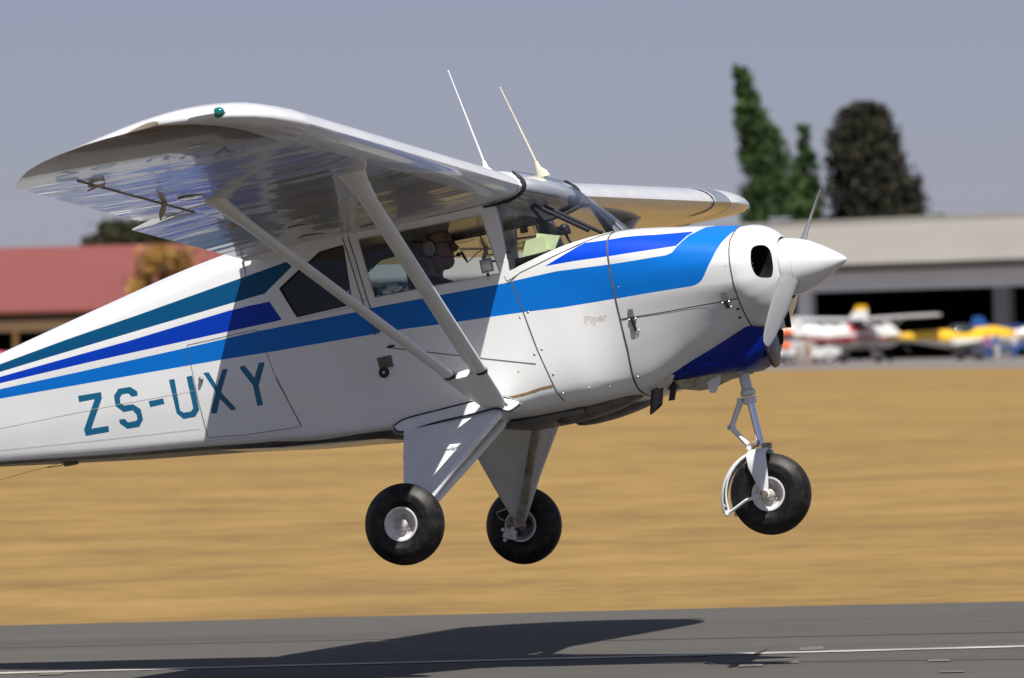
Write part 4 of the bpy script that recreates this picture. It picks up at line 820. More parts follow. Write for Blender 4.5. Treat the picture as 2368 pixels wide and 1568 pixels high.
for s in(-1,1): m.tube([hd+Vector((.100,s*.010,.131)),hd+Vector((.103,s*.024,.141)),hd+Vector((.101,s*.046,.139)),hd+Vector((.098,s*.050,.122)),hd+Vector((.102,s*.034,.113)),hd+Vector((.104,s*.014,.118)),hd+Vector((.100,s*.010,.131))],.0028,6); m.tube([hd+Vector((.099,s*.050,.135)),hd+Vector((.05,s*.073,.138)),hd+Vector((.0,s*.078,.135))],.003,6)
m.tube([hd+Vector((.103,-.010,.131)),hd+Vector((.106,0,.134)),hd+Vector((.103,.010,.131))],.0025,6); m.build('glasses',['black'],pil)
m=MB(HB)
for s in(-1,1): m.ball(hd+Vector((-.008,s*.094,.112)),(.036,.016,.046),0,18); m.ball(hd+Vector((-.008,s*.082,.112)),(.042,.012,.052),1,18)
m.tube([hd+Vector((-.012,.088*cos(a),.135+.128*sin(a))) for a in np.linspace(.05,pi-.05,15)],.010,8,1)
m.tube([hd+Vector((.01,-.10,.09)),hd+Vector((.05,-.092,.055)),hd+Vector((.10,-.06,.045)),hd+Vector((.128,-.02,.052))],.004,6,1); m.ball(hd+Vector((.130,-.012,.056)),(.013,.013,.013),1,12)
m.tube([hd+Vector((-.01,-.10,.07)),hd+Vector((.03,-.09,-.04)),hd+Vector((.09,-.06,-.14)),hd+Vector((.14,-.02,-.25))],.003,6,1); m.build('headset',['headset','black'],pil,angle=60)
m=MB(); m.tube([(-1.66,.17,.10),(-2.0,.17,.115)],.012,8); m.tube([(-2.0,.01,.15),(-2.0,.04,.10),(-2.0,.17,.08),(-2.0,.30,.10),(-2.0,.33,.15)],.012,10); m.build('control_wheel',['black'],plane)
m=MB(); m.tube([(-2.17,.45,.500),(-2.24,.45,.472),(-2.28,.45,.446),(-2.30,.45,.434)],.003,6); m.tube([(-2.22,.46,.61),(-2.195,.46,.49),(-2.18,.46,.45),(-2.12,.46,.44),(-2.05,.46,.445)],.004,6); m.foil([(-2.335,.45,.497),(-2.315,.45,.452),(-2.305,.45,.427)],[(.009,.005),(.008,.005),(.004,.004)]); m.build('cabin_cable',['greyplastic'],plane)
# ------------------------------------------------------------------ ground
def gmat(name,base,dark,light,sx,sy,rough=.9,fine=6.,bump=.0,amp=1.,detail=8):
    m,n,b=nodes(name); L=n.links.new; b.inputs['Roughness'].default_value=rough; b.inputs['Specular IOR Level'].default_value=.25
    tc=n.nodes.new('ShaderNodeTexCoord'); outs=[]
    for k,(ax_,ay_,w_) in enumerate(((sx,sy,1.),(sx*.18,sy*.22,1.),(sx*fine,sy*fine,.6))):
        mp=n.nodes.new('ShaderNodeMapping'); mp.inputs['Scale'].default_value=(ax_,ay_,1); mp.inputs['Location'].default_value=(k*17.3,k*5.1,0); L(tc.outputs['Object'],mp.inputs[0])
        nz=n.nodes.new('ShaderNodeTexNoise'); nz.inputs['Scale'].default_value=1; nz.inputs['Detail'].default_value=detail; nz.inputs['Roughness'].default_value=.68; L(mp.outputs[0],nz.inputs['Vector']); outs.append(nz.outputs[0])
    r1=n.nodes.new('ShaderNodeValToRGB'); e=r1.color_ramp.elements; e[0].position=.36; e[0].color=tuple(dark)+(1,); e[1].position=.66; e[1].color=tuple(light)+(1,); mid=r1.color_ramp.elements.new(.5); mid.color=tuple(base)+(1,)
    a1=n.nodes.new('ShaderNodeMath'); a1.operation='MULTIPLY_ADD'; a1.inputs[1].default_value=.5*amp; L(outs[0],a1.inputs[0])
    a2=n.nodes.new('ShaderNodeMath'); a2.operation='MULTIPLY_ADD'; a2.inputs[1].default_value=.35*amp; L(outs[1],a2.inputs[0])
    a3=n.nodes.new('ShaderNodeMath'); a3.operation='MULTIPLY_ADD'; a3.inputs[1].default_value=.25*amp; a3.inputs[2].default_value=.5-.55*amp; L(outs[2],a3.inputs[0])
    L(a3.outputs[0],a2.inputs[2]); L(a2.outputs[0],a1.inputs[2]); L(a1.outputs[0],r1.inputs[0]); L(r1.outputs[0],b.inputs['Base Color'])
    if bump:
        bp=n.nodes.new('ShaderNodeBump'); bp.inputs['Distance'].default_value=bump; L(outs[2],bp.inputs['Height']); L(bp.outputs[0],b.inputs['Normal'])
    return m
M['grass']=gmat('dry_winter_grass',(.240,.150,.046),(.148,.092,.034),(.325,.212,.072),.50,.42,bump=.03,fine=5.,detail=12)
M['asphalt']=gmat('runway_asphalt',(.078,.074,.066),(.062,.058,.052),(.096,.090,.080),.12,2.,.85,bump=.0015,fine=4.)
M['apron']=gmat('apron_tarmac',(.17,.155,.145),(.13,.12,.115),(.2,.185,.17),.2,.5,.85)
M['paint']=mat('worn_runway_paint',(.40,.385,.35),.7,var=.4,vscale=2); M['paintyellow']=mat('worn_yellow_paint',(.55,.45,.12),.7,var=.3); M['tarline']=mat('tar_joint',(.066,.062,.054),.6)
def sheet(name,poly,z,mt,kind='structure'):
    m=MB((0,0,0)); m.add([(x,y,z) for x,y in poly],[tuple(range(len(poly)))]); o=m.build(name,[mt],smooth=False)
    if o.data.polygons[0].normal.z<0: o.data.flip_normals()
    return tag(o,kind=kind)
sheet('ground',[(-3000,-200),(3000,-200),(3000,5000),(-3000,5000)],0,'grass')
A_,B_=gnd(-400,1447+9.6),gnd(2767,1391-9.6)
def ext(a,b,x): t=(x-a.x)/(b.x-a.x); return (x,a.y+(b.y-a.y)*t)
edge=[]; rnd=random.Random(3)
p0,p1=ext(A_,B_,-400),ext(A_,B_,400)
for i in range(801):
    x=-400+i; e=ext(A_,B_,x); edge.append((x,e[1]+ (rnd.uniform(-.05,.05))))
sheet('runway',[(-400,12.),(400,12.)]+edge[::-1],.004,'asphalt')
def strip(name,xa,ya,xb,yb,w_,mt,pa=None,z=.008):
    a,b=gnd(xa,ya),gnd(xb,yb); 
    t=(b-a).normalized(); n=Vector((-t.y,t.x,0))*w_/2; P=[a+n,b+n,b-n,a-n]; return [(p.x,p.y) for p in P]
a,b=gnd(0,1559),gnd(2367,1497); e0,e1=ext(a,b,-300),ext(a,b,300); mk=MB((0,0,0)); W2=.09
mk.add([(e0[0],e0[1]-W2,.008),(e1[0],e1[1]-W2,.008),(e1[0],e1[1]+W2,.008),(e0[0],e0[1]+W2,.008)],[(0,1,2,3)],0)
tag(mk.build('runway_line',['paint'],smooth=False),kind='structure')
jt=MB((0,0,0))
for (xa,ya,xb,yb,w_,c_) in ((1400,1483,2367,1463,.05,1),(1500,1536,2367,1526,.04,1),(0,1500,1500,1466,.04,1)):
    a,b=gnd(xa,ya),gnd(xb,yb); n_=(0,w_/2)
    jt.add([(a.x,a.y-w_/2,.0075),(b.x,b.y-w_/2,.0075),(b.x,b.y+w_/2,.0075),(a.x,a.y+w_/2,.0075)],[(0,1,2,3)],0)
tag(jt.build('runway_joints',['tarline'],smooth=False),kind='structure')
fl=MB((0,0,0))
for (x,y,w_,d_,k) in ((1875,1502,62,8,0),(1818,1534,60,5,0),(1735,1542,60,5,0),(2170,1530,55,5,0),(120,1561,60,5,0),(1610,1519,50,4,0),(2200,1556,60,4,0)):
    a=gnd(x,y); w2=w_/14350*a.y/2; d2=d_/14350*a.y/HC*a.y/2; fl.add([(a.x-w2,a.y-d2,.009),(a.x+w2*.9,a.y-d2,.009),(a.x+w2,a.y+d2,.009),(a.x-w2*.85,a.y+d2*.9,.009)],[(0,1,2,3)],k)
tag(fl.build('worn_runway_marks',['paintfaint','paintyellow'],smooth=False),kind='structure')
a,b=gnd(1872,855),gnd(2367,851)
k=(b-a).normalized(); aa=a-k*170; bb=b+k*60
sheet('apron',[(aa.x,aa.y),(bb.x,bb.y),(bb.x+160,bb.y+60),(bb.x+120,aa.y+80),(aa.x,aa.y+80)],.004,'apron')
# ------------------------------------------------------------------ hangars
M['beige']=mat('weathered_beige_sheeting',(.29,.275,.245),.6,var=.08,vscale=.15,stretch=(1,1,3)); M['beige2']=mat('grey_white_sheeting',(.80,.80,.79),.6,var=.06,vscale=.2); M['redroof']=mat('faded_red_roof',(.205,.056,.047),.6,var=.08,vscale=.12)
M['hdark']=mat('hangar_interior',(.012,.012,.013),.9); M['shade']=mat('eave_shade_grey',(.16,.17,.19),.8); M['cream2']=mat('cream_wall',(.62,.50,.34),.7,var=.08,vscale=.3); M['brownwall']=mat('grey_brown_wall',(.28,.25,.21),.8); M['concrete']=mat('grey_pillar',(.25,.24,.24),.8)  # dark blue-grey paints in the shadow gap under the eave
M['skylight']=mat('skylight_plastic',(.55,.62,.66),.4)
def hangar_frame(xa,Da,xb,Db):
    """two ground points of the facade foot, from picture columns and distances"""
    pa=at(xa,840,Da); pb=at(xb,840,Db); pa.z=pb.z=0; u=(pb-pa).normalized(); n=Vector((u.y,-u.x,0)); 
    if n.y>0: n=-n
    return pa,pb,u,n
h=empty('aircraft_hangar'); pa,pb,u,n=hangar_frame(820,480,2640,426)
h.location=(pa+pb)/2; tag(h,'long low beige hangar with a deep fascia and open dark front behind the parked aircraft','hangar')
HO=h.location.copy(); Lg=(pb-pa).length; ang=atan2(u.y,u.x); RZ=Euler((0,0,ang))
def hb(mb,s0,s1,z0,z1,d0,d1,m_=0):
    """box along the facade: s metres from its left end, z height, d depth in front (+) of the facade"""
    c=pa+u*((s0+s1)/2)+n*((d0+d1)/2)+Vector((0,0,(z0+z1)/2)); mb.box(c,(s1-s0,abs(d1-d0),z1-z0),m_,RZ)
zt=at(2367,487,430).z; zb_=at(2367,600,430).z; z2=at(2367,660,430).z
m=MB(HO); Q=lambda s_,z,d: pa+u*s_+n*d+Vector((0,0,z))
m.loft([[Q(s_,zb_-.25,0),Q(s_,zb_-.05,1.4),Q(s_,zb_+.12,1.45),Q(s_,zt-.3,-2.2),Q(s_,zt-.28,-2.15),Q(s_,zt+.02,-2.25),Q(s_,zt+.02,-2.6),Q(s_,zt-.5,-2.9)] for s_ in (0,Lg)],0); m.build('sloping_roof_front',['beige'],h,smooth=False)
for i,s0 in enumerate([]):
    m=MB(HO); m.loft([[Q(s_,zb_+.14,1.47),Q(s_,zt-.28,-2.17),Q(s_,zt-.32,-2.2),Q(s_,zb_+.1,1.40)] for s_ in (s0,s0+.14)],0); m.build('roof_rib',['beige2'],h,smooth=False)
m=MB(HO); hb(m,0,Lg,zb_-.75,zb_-.05,-.3,-.2,0); m.build('eave_shade_strip',['shade'],h,smooth=False)  # dark strip standing in for the shade under the eave
m=MB(HO); hb(m,0,Lg,z2,zb_-.42,-.2,.05,0); m.build('door_header',['beige2'],h,smooth=False)
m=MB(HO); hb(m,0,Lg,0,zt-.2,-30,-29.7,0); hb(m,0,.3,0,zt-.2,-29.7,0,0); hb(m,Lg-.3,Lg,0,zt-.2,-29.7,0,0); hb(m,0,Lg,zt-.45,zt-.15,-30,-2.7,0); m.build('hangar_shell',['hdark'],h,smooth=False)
def s_at(xS):
    # facade coordinate seen at picture column xS
    best=min(np.linspace(0,Lg,1500),key=lambda s_:abs(1183.5+14350*((pa+u*s_).x)/((pa+u*s_).y)-xS)); return float(best)
for (x0,x1,mm) in ((2298,2335,'concrete'),(1846,1874,'beige2'),(1500,1520,'concrete'),(1180,1200,'concrete')):
    m=MB(HO); s0,s1=s_at(x0),s_at(x1); hb(m,s0,s1,0,z2+.05,-.6,.0,0); 
    for k in range(5): hb(m,s0-.04,s1+.04,.6+k*.9,.7+k*.9,-.55,.04,0)
    m.build('hangar_pillar',[mm],h,smooth=False)
m=MB(HO); s0,s1=0,s_at(1500); hb(m,s0,s1,0,z2+.02,-.5,-.35,0); m.build('side_wall',['beige2'],h,smooth=False)
for x_ in (2090,2350,1730):
    s0=s_at(x_); m=MB(HO); hb(m,s0,s0+1.1,zt-.2,zt+.25,-3.6,-2.7,0); hb(m,s0-.1,s0+1.2,zt+.25,zt+.36,-3.7,-2.6,0); m.build('roof_vent',['skylight'],h,smooth=False)
# red-roofed hangar on the left
h2=empty('red_roofed_hangar'); pa,pb,u,n=hangar_frame(-700,424,760,424)
h2.location=(pa+pb)/2; HO=h2.location.copy(); Lg=(pb-pa).length; ang=atan2(u.y,u.x); RZ=Euler((0,0,ang)); tag(h2,'hangar with a big faded red sloping roof, behind the tail of the flying aircraft','hangar')
ze=at(100,718,424).z; zr=at(100,571,440).z
m=MB(HO); P=lambda s_,z,d: pa+u*s_+n*d+Vector((0,0,z))
m.add([P(0,ze,1.5),P(Lg,ze,1.5),P(Lg,zr,-16),P(0,zr,-16),P(0,ze-.15,1.5),P(Lg,ze-.15,1.5),P(Lg,zr-.15,-16),P(0,zr-.15,-16)],[(0,1,2,3),(4,7,6,5),(0,4,5,1),(1,5,6,2),(3,2,6,7),(0,3,7,4)],0)
for i in range(int(Lg/.9)): 
    a0,a1=P(i*.9,ze+.012,1.5),P(i*.9,zr+.012,-16); m.add([a0,a0+u*.07,a1+u*.07,a1,a0+Vector((0,0,.02))+u*.035,a1+Vector((0,0,.02))+u*.035],[(0,4,5,3),(4,1,2,5),(0,1,4),(3,5,2)],0)
m.add([P(0,zr,-16),P(Lg,zr,-16),P(Lg,ze,-33),P(0,ze,-33)],[(0,1,2,3)],0); m.build('roof',['redroof'],h2,smooth=False)
z3,z4,z5=at(100,742,424).z,at(100,766,424).z,at(100,801,424).z
m=MB(HO); hb(m,0,Lg,z3,ze-.1,-.6,-.1,0); m.build('upper_wall',['brownwall'],h2,smooth=False)
m=MB(HO); hb(m,0,Lg,z4,z3-.004,-.6,.9,0); m.build('cream_canopy',['cream2'],h2,smooth=False)
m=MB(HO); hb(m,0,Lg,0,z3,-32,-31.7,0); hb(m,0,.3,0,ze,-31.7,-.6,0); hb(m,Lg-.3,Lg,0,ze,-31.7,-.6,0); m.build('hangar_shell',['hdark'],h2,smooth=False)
for f in (0.02,.25,.5,.75,.975): m=MB(HO); hb(m,Lg*f,Lg*f+.4,0,z4,-.5,-.1,0); m.build('hangar_pillar',['cream2'],h2,smooth=False)
# ------------------------------------------------------------------ trees
def leafmat(name,a,b_):
    m,n,b=nodes(name); b.inputs['Roughness'].default_value=.7; b.inputs['Specular IOR Level'].default_value=.2; oi=n.nodes.new('ShaderNodeNewGeometry'); r=n.nodes.new('ShaderNodeValToRGB'); r.color_ramp.elements[0].color=tuple(a)+(1,); r.color_ramp.elements[1].color=tuple(b_)+(1,)
    n.links.new(oi.outputs['Random Per Island'],r.inputs[0]); tc=n.nodes.new('ShaderNodeTexCoord'); nz=n.nodes.new('ShaderNodeTexNoise'); nz.inputs['Scale'].default_value=.55; nz.inputs['Detail'].default_value=3; n.links.new(tc.outputs['Object'],nz.inputs[0])
    mr=n.nodes.new('ShaderNodeMapRange'); mr.inputs[1].default_value=.35; mr.inputs[2].default_value=.65; mr.inputs[3].default_value=.55; mr.inputs[4].default_value=1.45; n.links.new(nz.outputs[0],mr.inputs[0])
    mx=n.nodes.new('ShaderNodeMix'); mx.data_type='RGBA'; mx.blend_type='MULTIPLY'; mx.inputs[0].default_value=1; n.links.new(r.outputs[0],mx.inputs[6]); n.links.new(mr.outputs[0],mx.inputs[7]); n.links.new(mx.outputs[2],b.inputs['Base Color']); return m
M['leafgreen']=leafmat('poplar_leaves',(.028,.06,.018),(.075,.13,.04)); M['leafdark']=leafmat('conifer_leaves',(.020,.021,.014),(.05,.048,.03)); M['leafdry']=leafmat('dry_leaves',(.26,.16,.04),(.42,.25,.07)); M['leafolive']=leafmat('olive_leaves',(.02,.024,.010),(.05,.05,.022)); M['bark']=mat('bark',(.10,.08,.06),.9,var=.3,vscale=4)
def tree(name,label,D,prof,lm,depth=.8,n=7000,leaf=.30,cl=160,trunkx=None,zb=0.,seed=1,fill=.75,sparse=0.):
    """prof: list of (y, xleft, xright) in picture units for the crown at distance D; crown is a real volume"""
    rn=random.Random(seed); rows=[(at((xl+xr)/2,y,D),(xr-xl)/14350*D/2) for y,xl,xr in prof]; zs=[r[0].z for r in rows][::-1]; xs=[r[0].x for r in rows][::-1]; ws=[r[1] for r in rows][::-1]
    bx=xs[0] if trunkx is None else at(trunkx,800,D).x; base=Vector((bx,D,0)); r=empty(name,base); tag(r,label,'tree')
    m=MB(base); topz=zs[-1]; path=[Vector((bx+(float(np.interp(z,zs,xs))-bx)*min(1,z/max(zs[0],1)) ,D,z)) for z in np.linspace(0,topz*.93,9)]
    m.tube(path,[max(.05,.45*(1-i/8.6))*topz/22 for i in range(9)],10)
    for i in range(16):
        z=zs[0]+(topz-zs[0])*(.05+.85*i/16); c=Vector((float(np.interp(z,zs,xs)),D,z)); a=rn.uniform(0,6.28); w_=float(np.interp(z,zs,ws))*.75; m.tube([Vector((float(np.interp(z-1,zs,xs)),D,z-1.2)),c+Vector((cos(a)*w_*.5,sin(a)*w_*depth*.5,-.2)),c+Vector((cos(a)*w_,sin(a)*w_*depth,.5))],[.10,.06,.03],6)
    m.build('trunk',['bark'],r,angle=60)
    m=MB(base); cs=[]
    area=[w_*(1 if i==0 else 1) for i,w_ in enumerate(ws)]
    while len(cs)<cl:
        z=rn.uniform(zs[0],zs[-1]); w_=float(np.interp(z,zs,ws)); 
        if rn.random()>w_/max(ws)+.12: continue
        a=rn.uniform(0,6.28); q=rn.random()**.45*fill+ (1-fill)*.3
        cs.append((Vector((float(np.interp(z,zs,xs))+cos(a)*w_*q,D+sin(a)*w_*q*depth,z)),rn.uniform(.6,1.25)*max(.3,min(.8,w_*.32))))
    for q_i in range(n):
        c,rad=cs[rn.randrange(len(cs))]; v=Vector((rn.gauss(0,1),rn.gauss(0,1),rn.gauss(0,.8))); v=v.normalized()*rad*(rn.random()**.4 if q_i%5 else rn.uniform(.9,1.7)); p=c+v
        e=Euler((rn.uniform(0,6),rn.uniform(0,6),rn.uniform(0,6))).to_matrix(); l=leaf*rn.uniform(.6,1.3)
        m.add([p+e@Vector(q) for q in ((-l,0,0),(0,-l*.5,.05*l),(l,0,0),(0,l*.5,.05*l))],[(0,1,2,3)],0)
    m.build('crown',[lm],r,smooth=False); return r
tree('poplar_tree','tall leaning bright green poplar rising to a point behind the hangar',520,[(150,1690,1712),(190,1700,1736),(230,1700,1758),(290,1704,1788),(340,1712,1812),(380,1716,1828),(420,1718,1850),(460,1722,1880),(500,1724,1892),(560,1730,1890)],'leafgreen',n=16000,cl=380,leaf=.23,seed=4,fill=.97)
tree('poplar_tree','slim shorter green poplar just right of the tall poplar behind the hangar',524,[(290,1850,1870),(340,1842,1880),(390,1834,1892),(440,1828,1900),(500,1822,1902),(560,1822,1900)],'leafgreen',n=5500,cl=130,leaf=.23,seed=9,fill=.95)
tree('conifer_tree','broad dark round-topped conifer standing behind the beige hangar roof',520,[(240,1972,2012),(252,1950,2040),(280,1930,2058),(320,1922,2078),(370,1918,2100),(420,1916,2122),(470,1920,2140),(510,1922,2150),(570,1926,2155)],'leafdark',n=24000,cl=650,leaf=.25,seed=5,fill=.97)
tree('dark_tree','low dark olive tree top showing above the red hangar roof',500,[(524,255,350),(530,225,400),(545,205,440),(575,190,470),(640,190,480)],'leafolive',n=7000,cl=150,seed=6,fill=.95)
tree('dry_tree','dry golden-brown tree standing in front of the red hangar roof',405,[(574,330,365),(590,305,452),(620,290,450),(650,300,440),(690,280,430),(720,330,420)],'leafdry',n=2600,cl=42,leaf=.20,seed=8,trunkx=380)
# ------------------------------------------------------------------ parked machines on the apron
M['plain']=mat('parked_white_paint',(.72,.72,.70),.35,coat=.3); M['red']=mat('parked_red_paint',(.52,.04,.04),.35,coat=.3); M['yellow']=mat('parked_yellow_paint',(.80,.46,.01),.35,coat=.3); M['blue']=mat('parked_blue_paint',(.02,.09,.32),.35,coat=.3); M['carglass']=mat('dark_vehicle_glass',(.03,.035,.04),.1,coat=.5)
M['orange']=mat('orange_marker',(.9,.16,.02),.6); M['pink']=mat('pink_red_paint',(.70,.08,.16),.5); M['silver']=mat('silver_paint',(.5,.52,.55),.35,metal=.3)
def craft(label,x,y,D,sc_,yaw,high,mats,span=9.,length=7.,dark=False,finwhite=False):
    g0=at(x,y,D); base=Vector((g0.x,D,0)); r=empty('parked_aircraft',base,(0,0,yaw)); tag(r,label,'aircraft','aircraft parked on the apron')
    dark_=(mats[1]=='yellow')
    Z0=Vector((0,0,0)); m=MB(Z0); secs=[]; Ln=length
    for x_,w_,zc,h_ in ((.50,.02,1.05,.03),(.47,.26,1.05,.24),(.42,.42,1.08,.40),(.30,.50,1.12,.52),(.12,.52,1.22 if high else 1.05,.62 if high else .50),(-.05,.48,1.2 if high else 1.05,.58 if high else .46),(-.25,.28,1.15,.30),(-.45,.10,1.2,.15),(-.5,.03,1.22,.10)):
        secs.append([Vector((x_*Ln,w_*cos(2*pi*k/20),zc-x_*(.0 if not dark else 0)+h_*sin(2*pi*k/20))) for k in range(20)])
    m.loft(secs,0)
    fz=m.build('fuselage',[mats[0],mats[1]],r,angle=60)
    me=fz.data
    for p in me.polygons:
        c=p.center
        if high: p.material_index=1 if (c.x>-.06*Ln and c.x<.16*Ln and c.z>1.35) or abs(c.z-1.08-(c.x/Ln)*.1)<.10 else 0
        else: p.material_index=1 if c.z>1.02 else 0
    zw=1.92 if high else .72
    for s in(-1,1):
        m=MB(Z0); m.loft([[Vector((x0+ch*(.5-f),s*y_,zw+dz+ch*t_)) for f,t_ in ((0,0),(.1,.05),(.4,.07),(1,0),(.4,-.035),(.1,-.03))] for y_,x0,ch,dz in ((.3,.08*Ln,1.55,0),(span*.36,.08*Ln,1.45,span*.01+(0 if high else .12)),(span*.47,.07*Ln,1.2,span*.014+(0 if high else .16)),(span*.5,.06*Ln,.7,span*.016+(0 if high else .17)))]); m.build('wing',[mats[2]],r,angle=50)
        if high: m=MB(Z0); m.foil([(.1*Ln,s*.5,.85),(.1*Ln,s*span*.27,1.9)],[(.06,.03)]*2); m.build('wing_strut',[mats[0]],r)
        m=MB(Z0); m.loft([[Vector((-.47*Ln+ch*(.5-f),s*y_,1.3+ch*t_)) for f,t_ in ((0,0),(.4,.05),(1,0),(.4,-.05))] for y_,ch in ((.05,.9),(1.2,.7),(1.5,.4))]); m.build('tailplane',[mats[2]],r,angle=50)
        m=MB(Z0); m.tube([(.12*Ln,s*.35,.85),(.12*Ln,s*.95,.3)],.05,8); m.build('wheel_leg',[mats[0]],r)
        m=MB(Z0); m.lathe([(-.09,.12),(-.09,.22),(-.05,.25),(.05,.25),(.09,.22),(.09,.12),(.07,0),(-.07,0)],(.12*Ln,s*1.0,.25),(0,1,0),20); m.build('wheel',['tyre'],r)
        m=MB(Z0); m.ball((.11*Ln,s*1.0,.34),(.42,.13,.16),0,14); m.build('wheel_fairing',[mats[0]],r)
    m=MB(Z0); m.loft([[Vector((x_,w_,z_)) for x_,w_ in ((x0,0),((x0+x1)/2,.04),(x1,0),((x0+x1)/2,-.04))] for z_,x0,x1 in ((1.2,-.36*Ln,-.52*Ln),(1.75 if dark_ else 1.9,-.44*Ln,-.53*Ln),(1.9 if dark_ else 2.15,-.46*Ln,-.52*Ln))],0); 
    fo_=m.build('tail_fin',[mats[3],'plain'],r)
    if finwhite:
        bm=bmesh.new(); bm.from_mesh(fo_.data); bmesh.ops.bisect_plane(bm,geom=bm.verts[:]+bm.edges[:]+bm.faces[:],plane_co=(0,0,1.95),plane_no=(0,0,1)); bm.to_mesh(fo_.data); bm.free()
        for p in fo_.data.polygons: p.material_index=0 if p.center.z>1.95 else 1
    m=MB(Z0); m.ball((.06*Ln,0,1.62 if high else 1.42),(.75,.46,.34),0,18); m.build('canopy',['carglass'],r,angle=60)
    m=MB(Z0); m.lathe([(0,.16),(.12,.13),(.25,.03),(.27,0)],(.49*Ln,0,1.05),(1,0,0),20); m.build('spinner',[mats[0]],r)
    for s in(-1,1): m=MB(Z0); m.foil([(.515*Ln,s*.1*.4,1.05+s*.1),(.515*Ln,s*.35,1.05+s*.5),(.515*Ln,s*.6,1.05+s*.75)],[(.02,.08),(.015,.07),(.008,.03)],chord=(1,0,0)); m.build('propeller_blade',['darkgrey'],r)
    m=MB(Z0); m.tube([(-.44*Ln,0,1.0),(-.47*Ln,0,.3)],.03,8); m.lathe([(-.04,.1),(.04,.1)],(-.47*Ln,0,.13),(0,1,0),16,0,(True,True)); m.build('tail_wheel',['tyre'],r)
    if sc_!=1: r.scale=(sc_,)*3
    return r
craft('parked white high-wing aircraft with a red cabin and red side stripe',1962,840,396,1.42,R_(48),True,('plain','red','plain','plain'),9.5,7.4)
craft('parked yellow and white low-wing aircraft with a glazed canopy',2205,838,394,1.32,R_(22),False,('plain','yellow','plain','plain'),8.6,7.2)
craft('parked aircraft with yellow fin top, half hidden behind the red and white one',1805,838,416,1.75,R_(180),False,('plain','plain','plain','yellow'),7.,6.4,finwhite=True)
craft('parked blue high-wing aircraft cut off by the right edge of the photo',2440,838,404,1.3,R_(8),True,('plain','blue','blue','blue'),9.5,8.)
craft('parked white aircraft with pink-red top at the far left edge behind the tail',-90,842,404,1.25,R_(5),False,('plain','pink','plain','pink'),8.5,7.)
def vehicle(label,name,cat_,x,D,yaw,Ln,Wd,Ht,body,van=False):
    g0=at(x,840,D); r=empty(name,(g0.x,D,0),(0,0,yaw)); tag(r,label,cat_,'vehicles parked on the apron'); Z0=Vector((0,0,0))
    prof=[(-.5,.28),(-.5,.62),(-.48,.98),(-.30,.99),(-.22,1.0),(-.05,1.0),(.12,.98),(.24,.66),(.46,.58),(.5,.45),(.5,.28)] if van else [(-.5,.28),(-.5,.60),(-.46,.66),(-.32,.70),(-.22,.97),(-.10,1.0),(.06,.99),(.22,.70),(.40,.63),(.49,.52),(.5,.28)]
    m=MB(Z0); m.loft([[Vector((x_*Ln*(1-.03*abs(k)),s_*Wd/2*(1-(.14 if z_>.72 else 0)),z_*Ht)) for x_,z_ in prof] for s_,k in ((-1,1),(-.93,0),(.93,0),(1,1))],0); m.build('body',[body],r,angle=35)
    for s in(-1,1):
        m=MB(Z0); a,b=(-.40,.14) if van else (-.27,.15); m.loft([[Vector((x_*Ln,s*(Wd/2*(.985 if z_<.8 else .90)+.02),z_*Ht)) for x_,z_ in ((a,.72),(a+.04,.93),(b-.10,.93),(b+.02,.72))],[Vector((x_*Ln,s*(Wd/2*.8),z_*Ht)) for x_,z_ in ((a,.72),(a+.04,.93),(b-.10,.93),(b+.02,.72))]]); m.build('side_window',['carglass'],r,smooth=False)
        for fx in (-.30,.31):
            m=MB(Z0); m.lathe([(-.1,.18),(-.1,.30),(-.07,.33),(.07,.33),(.1,.30),(.1,.18)],(fx*Ln,s*(Wd/2-.1),.33),(0,1,0),22); w_=m.build('wheel',['tyre'],r); m=MB(Z0); m.lathe([(-.095,.18),(-.06,.0),(.06,.0),(.095,.18)],(fx*Ln,s*(Wd/2-.1),.33),(0,1,0),18); m.build('rim',['rim'],w_)
        m=MB(Z0); m.box((.485*Ln,s*Wd*.36,.5*Ht),(.08,.3,.14),0,bev=.03); m.build('headlight',['skylight'],r)
    m=MB(Z0); m.box((.17*Ln,0,.83*Ht),(.03,Wd*.74,.28*Ht),0,Euler((0,R_(-38 if not van else -30),0))); m.build('windscreen',['carglass'],r)
    return r
vehicle('white van parked just right of the flying aircraft nose','van','van',1838,408,R_(4),5.0,1.9,2.1,'plain',True)
vehicle('white car parked between the van and the red and white aircraft','car','car',1872,408,R_(178),4.2,1.75,1.45,'plain')
vehicle('white and blue minibus at the right edge behind the yellow aircraft tail','minibus','minibus',2330,418,R_(176),5.2,1.95,2.2,'blue',True)
vehicle('white van mostly hidden behind the aircraft nose gear','van','van',1790,408,R_(182),4.9,1.9,2.0,'plain',True)
# orange marker boards
for lab,x,D,z0 in (('upper orange marker bag hanging on the white post by the van',1819,392,None),('lower orange marker bag hanging on the same white post by the van',1815,392,None)):
    up='upper' in lab; c=at(x,768 if up else 800,D); r=empty('marker_bag',(c.x,c.y,c.z)); tag(r,lab,'marker bag','orange marker bags on the post'); m=MB((0,0,0))
    m.lathe([(-.22,.0),(-.21,.25),(-.10,.42),(.05,.44),(.18,.30),(.24,.10),(.25,.0)],(0,0,0),(0,0,1),20,0); m.build('bag',['orange'],r,angle=60); m=MB((0,0,0)); m.tube([(0,0,.22),(0.02,0,.38)],.03,6); m.build('strap',['plain'],r)
r=empty('marker_post',(at(1817,800,393).x,393,0)); tag(r,'white post carrying two orange marker bags beside the van','post'); m=MB((0,0,0)); m.tube([(0,.45,0),(0,.45,2.9)],.05,10); m.build('pole',['plain'],r); m=MB((0,0,0)); m.lathe([(0,.35),(.06,.33),(.1,.08)],(0,.45,0),(0,0,1),20,0,(True,True)); m.build('foot',['concrete'],r)
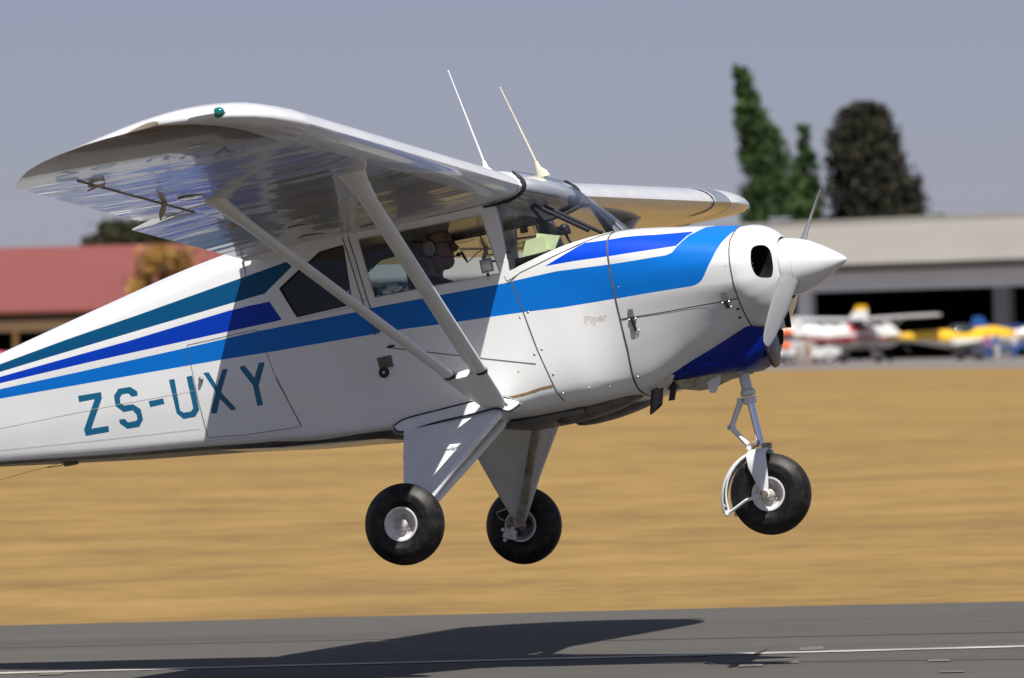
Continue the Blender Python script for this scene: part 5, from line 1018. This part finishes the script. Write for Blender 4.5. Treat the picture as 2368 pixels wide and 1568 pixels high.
# people by the apron edge
M['khaki']=mat('khaki_cloth',(.45,.36,.27),.9); M['maroon']=mat('maroon_cloth',(.30,.06,.05),.9); M['whitecloth']=mat('white_cloth',(.6,.6,.6),.9); M['purple']=mat('violet_cloth',(.35,.12,.32),.9); M['bluecloth']=mat('blue_cloth',(.06,.14,.4),.9)
def man(label,x,D,yaw,top,bot,hgt=1.75,step=.12):
    g0=at(x,840,D); r=empty('person',(g0.x,D,0),(0,0,yaw)); tag(r,label,'person','people standing by the apron'); k=hgt/1.75; Z0=Vector((0,0,0)); m=MB(Z0)
    def V_(*a): return Vector(a)*k
    def figure(m,g,parts):
        if 'legs' in parts:
            for s in(-1,1): m.tube([V_(0,s*.09,.90),V_(s*step*.5,s*.10,.50),V_(s*step,s*.10,.09)],[.085+g,.06+g,.04+g],12)
            m.ball(V_(0,0,.92),(.12+g,.16+g,.12+g),0,14)
        if 'feet' in parts:
            for s in(-1,1): m.tube([V_(s*step-.05,s*.10,.045),V_(s*step+.07,s*.11,.04),V_(s*step+.17,s*.12,.03)],[.042,.042,.03],10)
        if 'torso' in parts:
            m.loft([[V_(a*cos(2*pi*q/20),b*sin(2*pi*q/20),z) for q in range(20)] for z,a,b in ((.88,.11+g,.155+g),(1.05,.105+g,.145+g),(1.25,.12+g,.175+g),(1.38,.11+g,.185+g),(1.45,.07+g,.11+g),(1.49,.05,.06))])
            for s in(-1,1): m.tube([V_(0,s*.19,1.39),V_(-.02,s*.25,1.12)]+([V_(.05,s*.24,.88)] if g==0 else []),[.052+g,.042+g]+([.030] if g==0 else []),10)
        if 'head' in parts:
            m.tube([V_(0,0,1.44),V_(.01,0,1.56)],.055,12); m.ball(V_(.015,0,1.635),(.095,.075,.12),0,16); m.ball(V_(.112,0,1.625),(.016,.012,.02),0,8)
            for s in(-1,1):
                pc=V_(.06,s*.24,.84); m.ball(pc,(.022,.03,.045),0,10)
                for i in range(4): m.tube([pc+V_(.015-.012*i,0,-.03),pc+V_(.02-.012*i,0,-.075),pc+V_(.028-.012*i,-s*.008,-.10+.006*abs(i-1))],[.009,.008,.006],6)
                m.tube([pc+V_(.02,0,.01),pc+V_(.045,0,-.02),pc+V_(.05,0,-.045)],[.010,.009,.007],6)
    figure(m,0,('legs','feet','torso','head')); remesh(m,'body',['skin'],r,.014,2)
    m=MB(Z0); figure(m,.018,('torso',)); remesh(m,'shirt',[top],r,.018,2); m=MB(Z0); figure(m,.016,('legs',)); remesh(m,'trousers',[bot],r,.018,2)
    m=MB(Z0); m.ball(V_(-.01,0,1.665),(.104,.085,.105),0,16); m.build('hair',['hair'],r,angle=60); return r
man('person in khaki shirt and dark red trousers at the apron edge',1868,388,R_(-60),'khaki','maroon',1.78,.14)
man('person in white top beside the person in dark red trousers',1848,391,R_(-120),'whitecloth','khaki',1.7,.1)
man('person in violet top near the right edge, beside a person in blue',2283,384,R_(-70),'purple','bluecloth',1.72)
man('person in blue top near the right edge, right of the person in violet',2304,386,R_(-100),'bluecloth','whitecloth',1.7)
man('person in white shirt at the right edge of the photo',2345,385,R_(-90),'whitecloth','bluecloth',1.75)
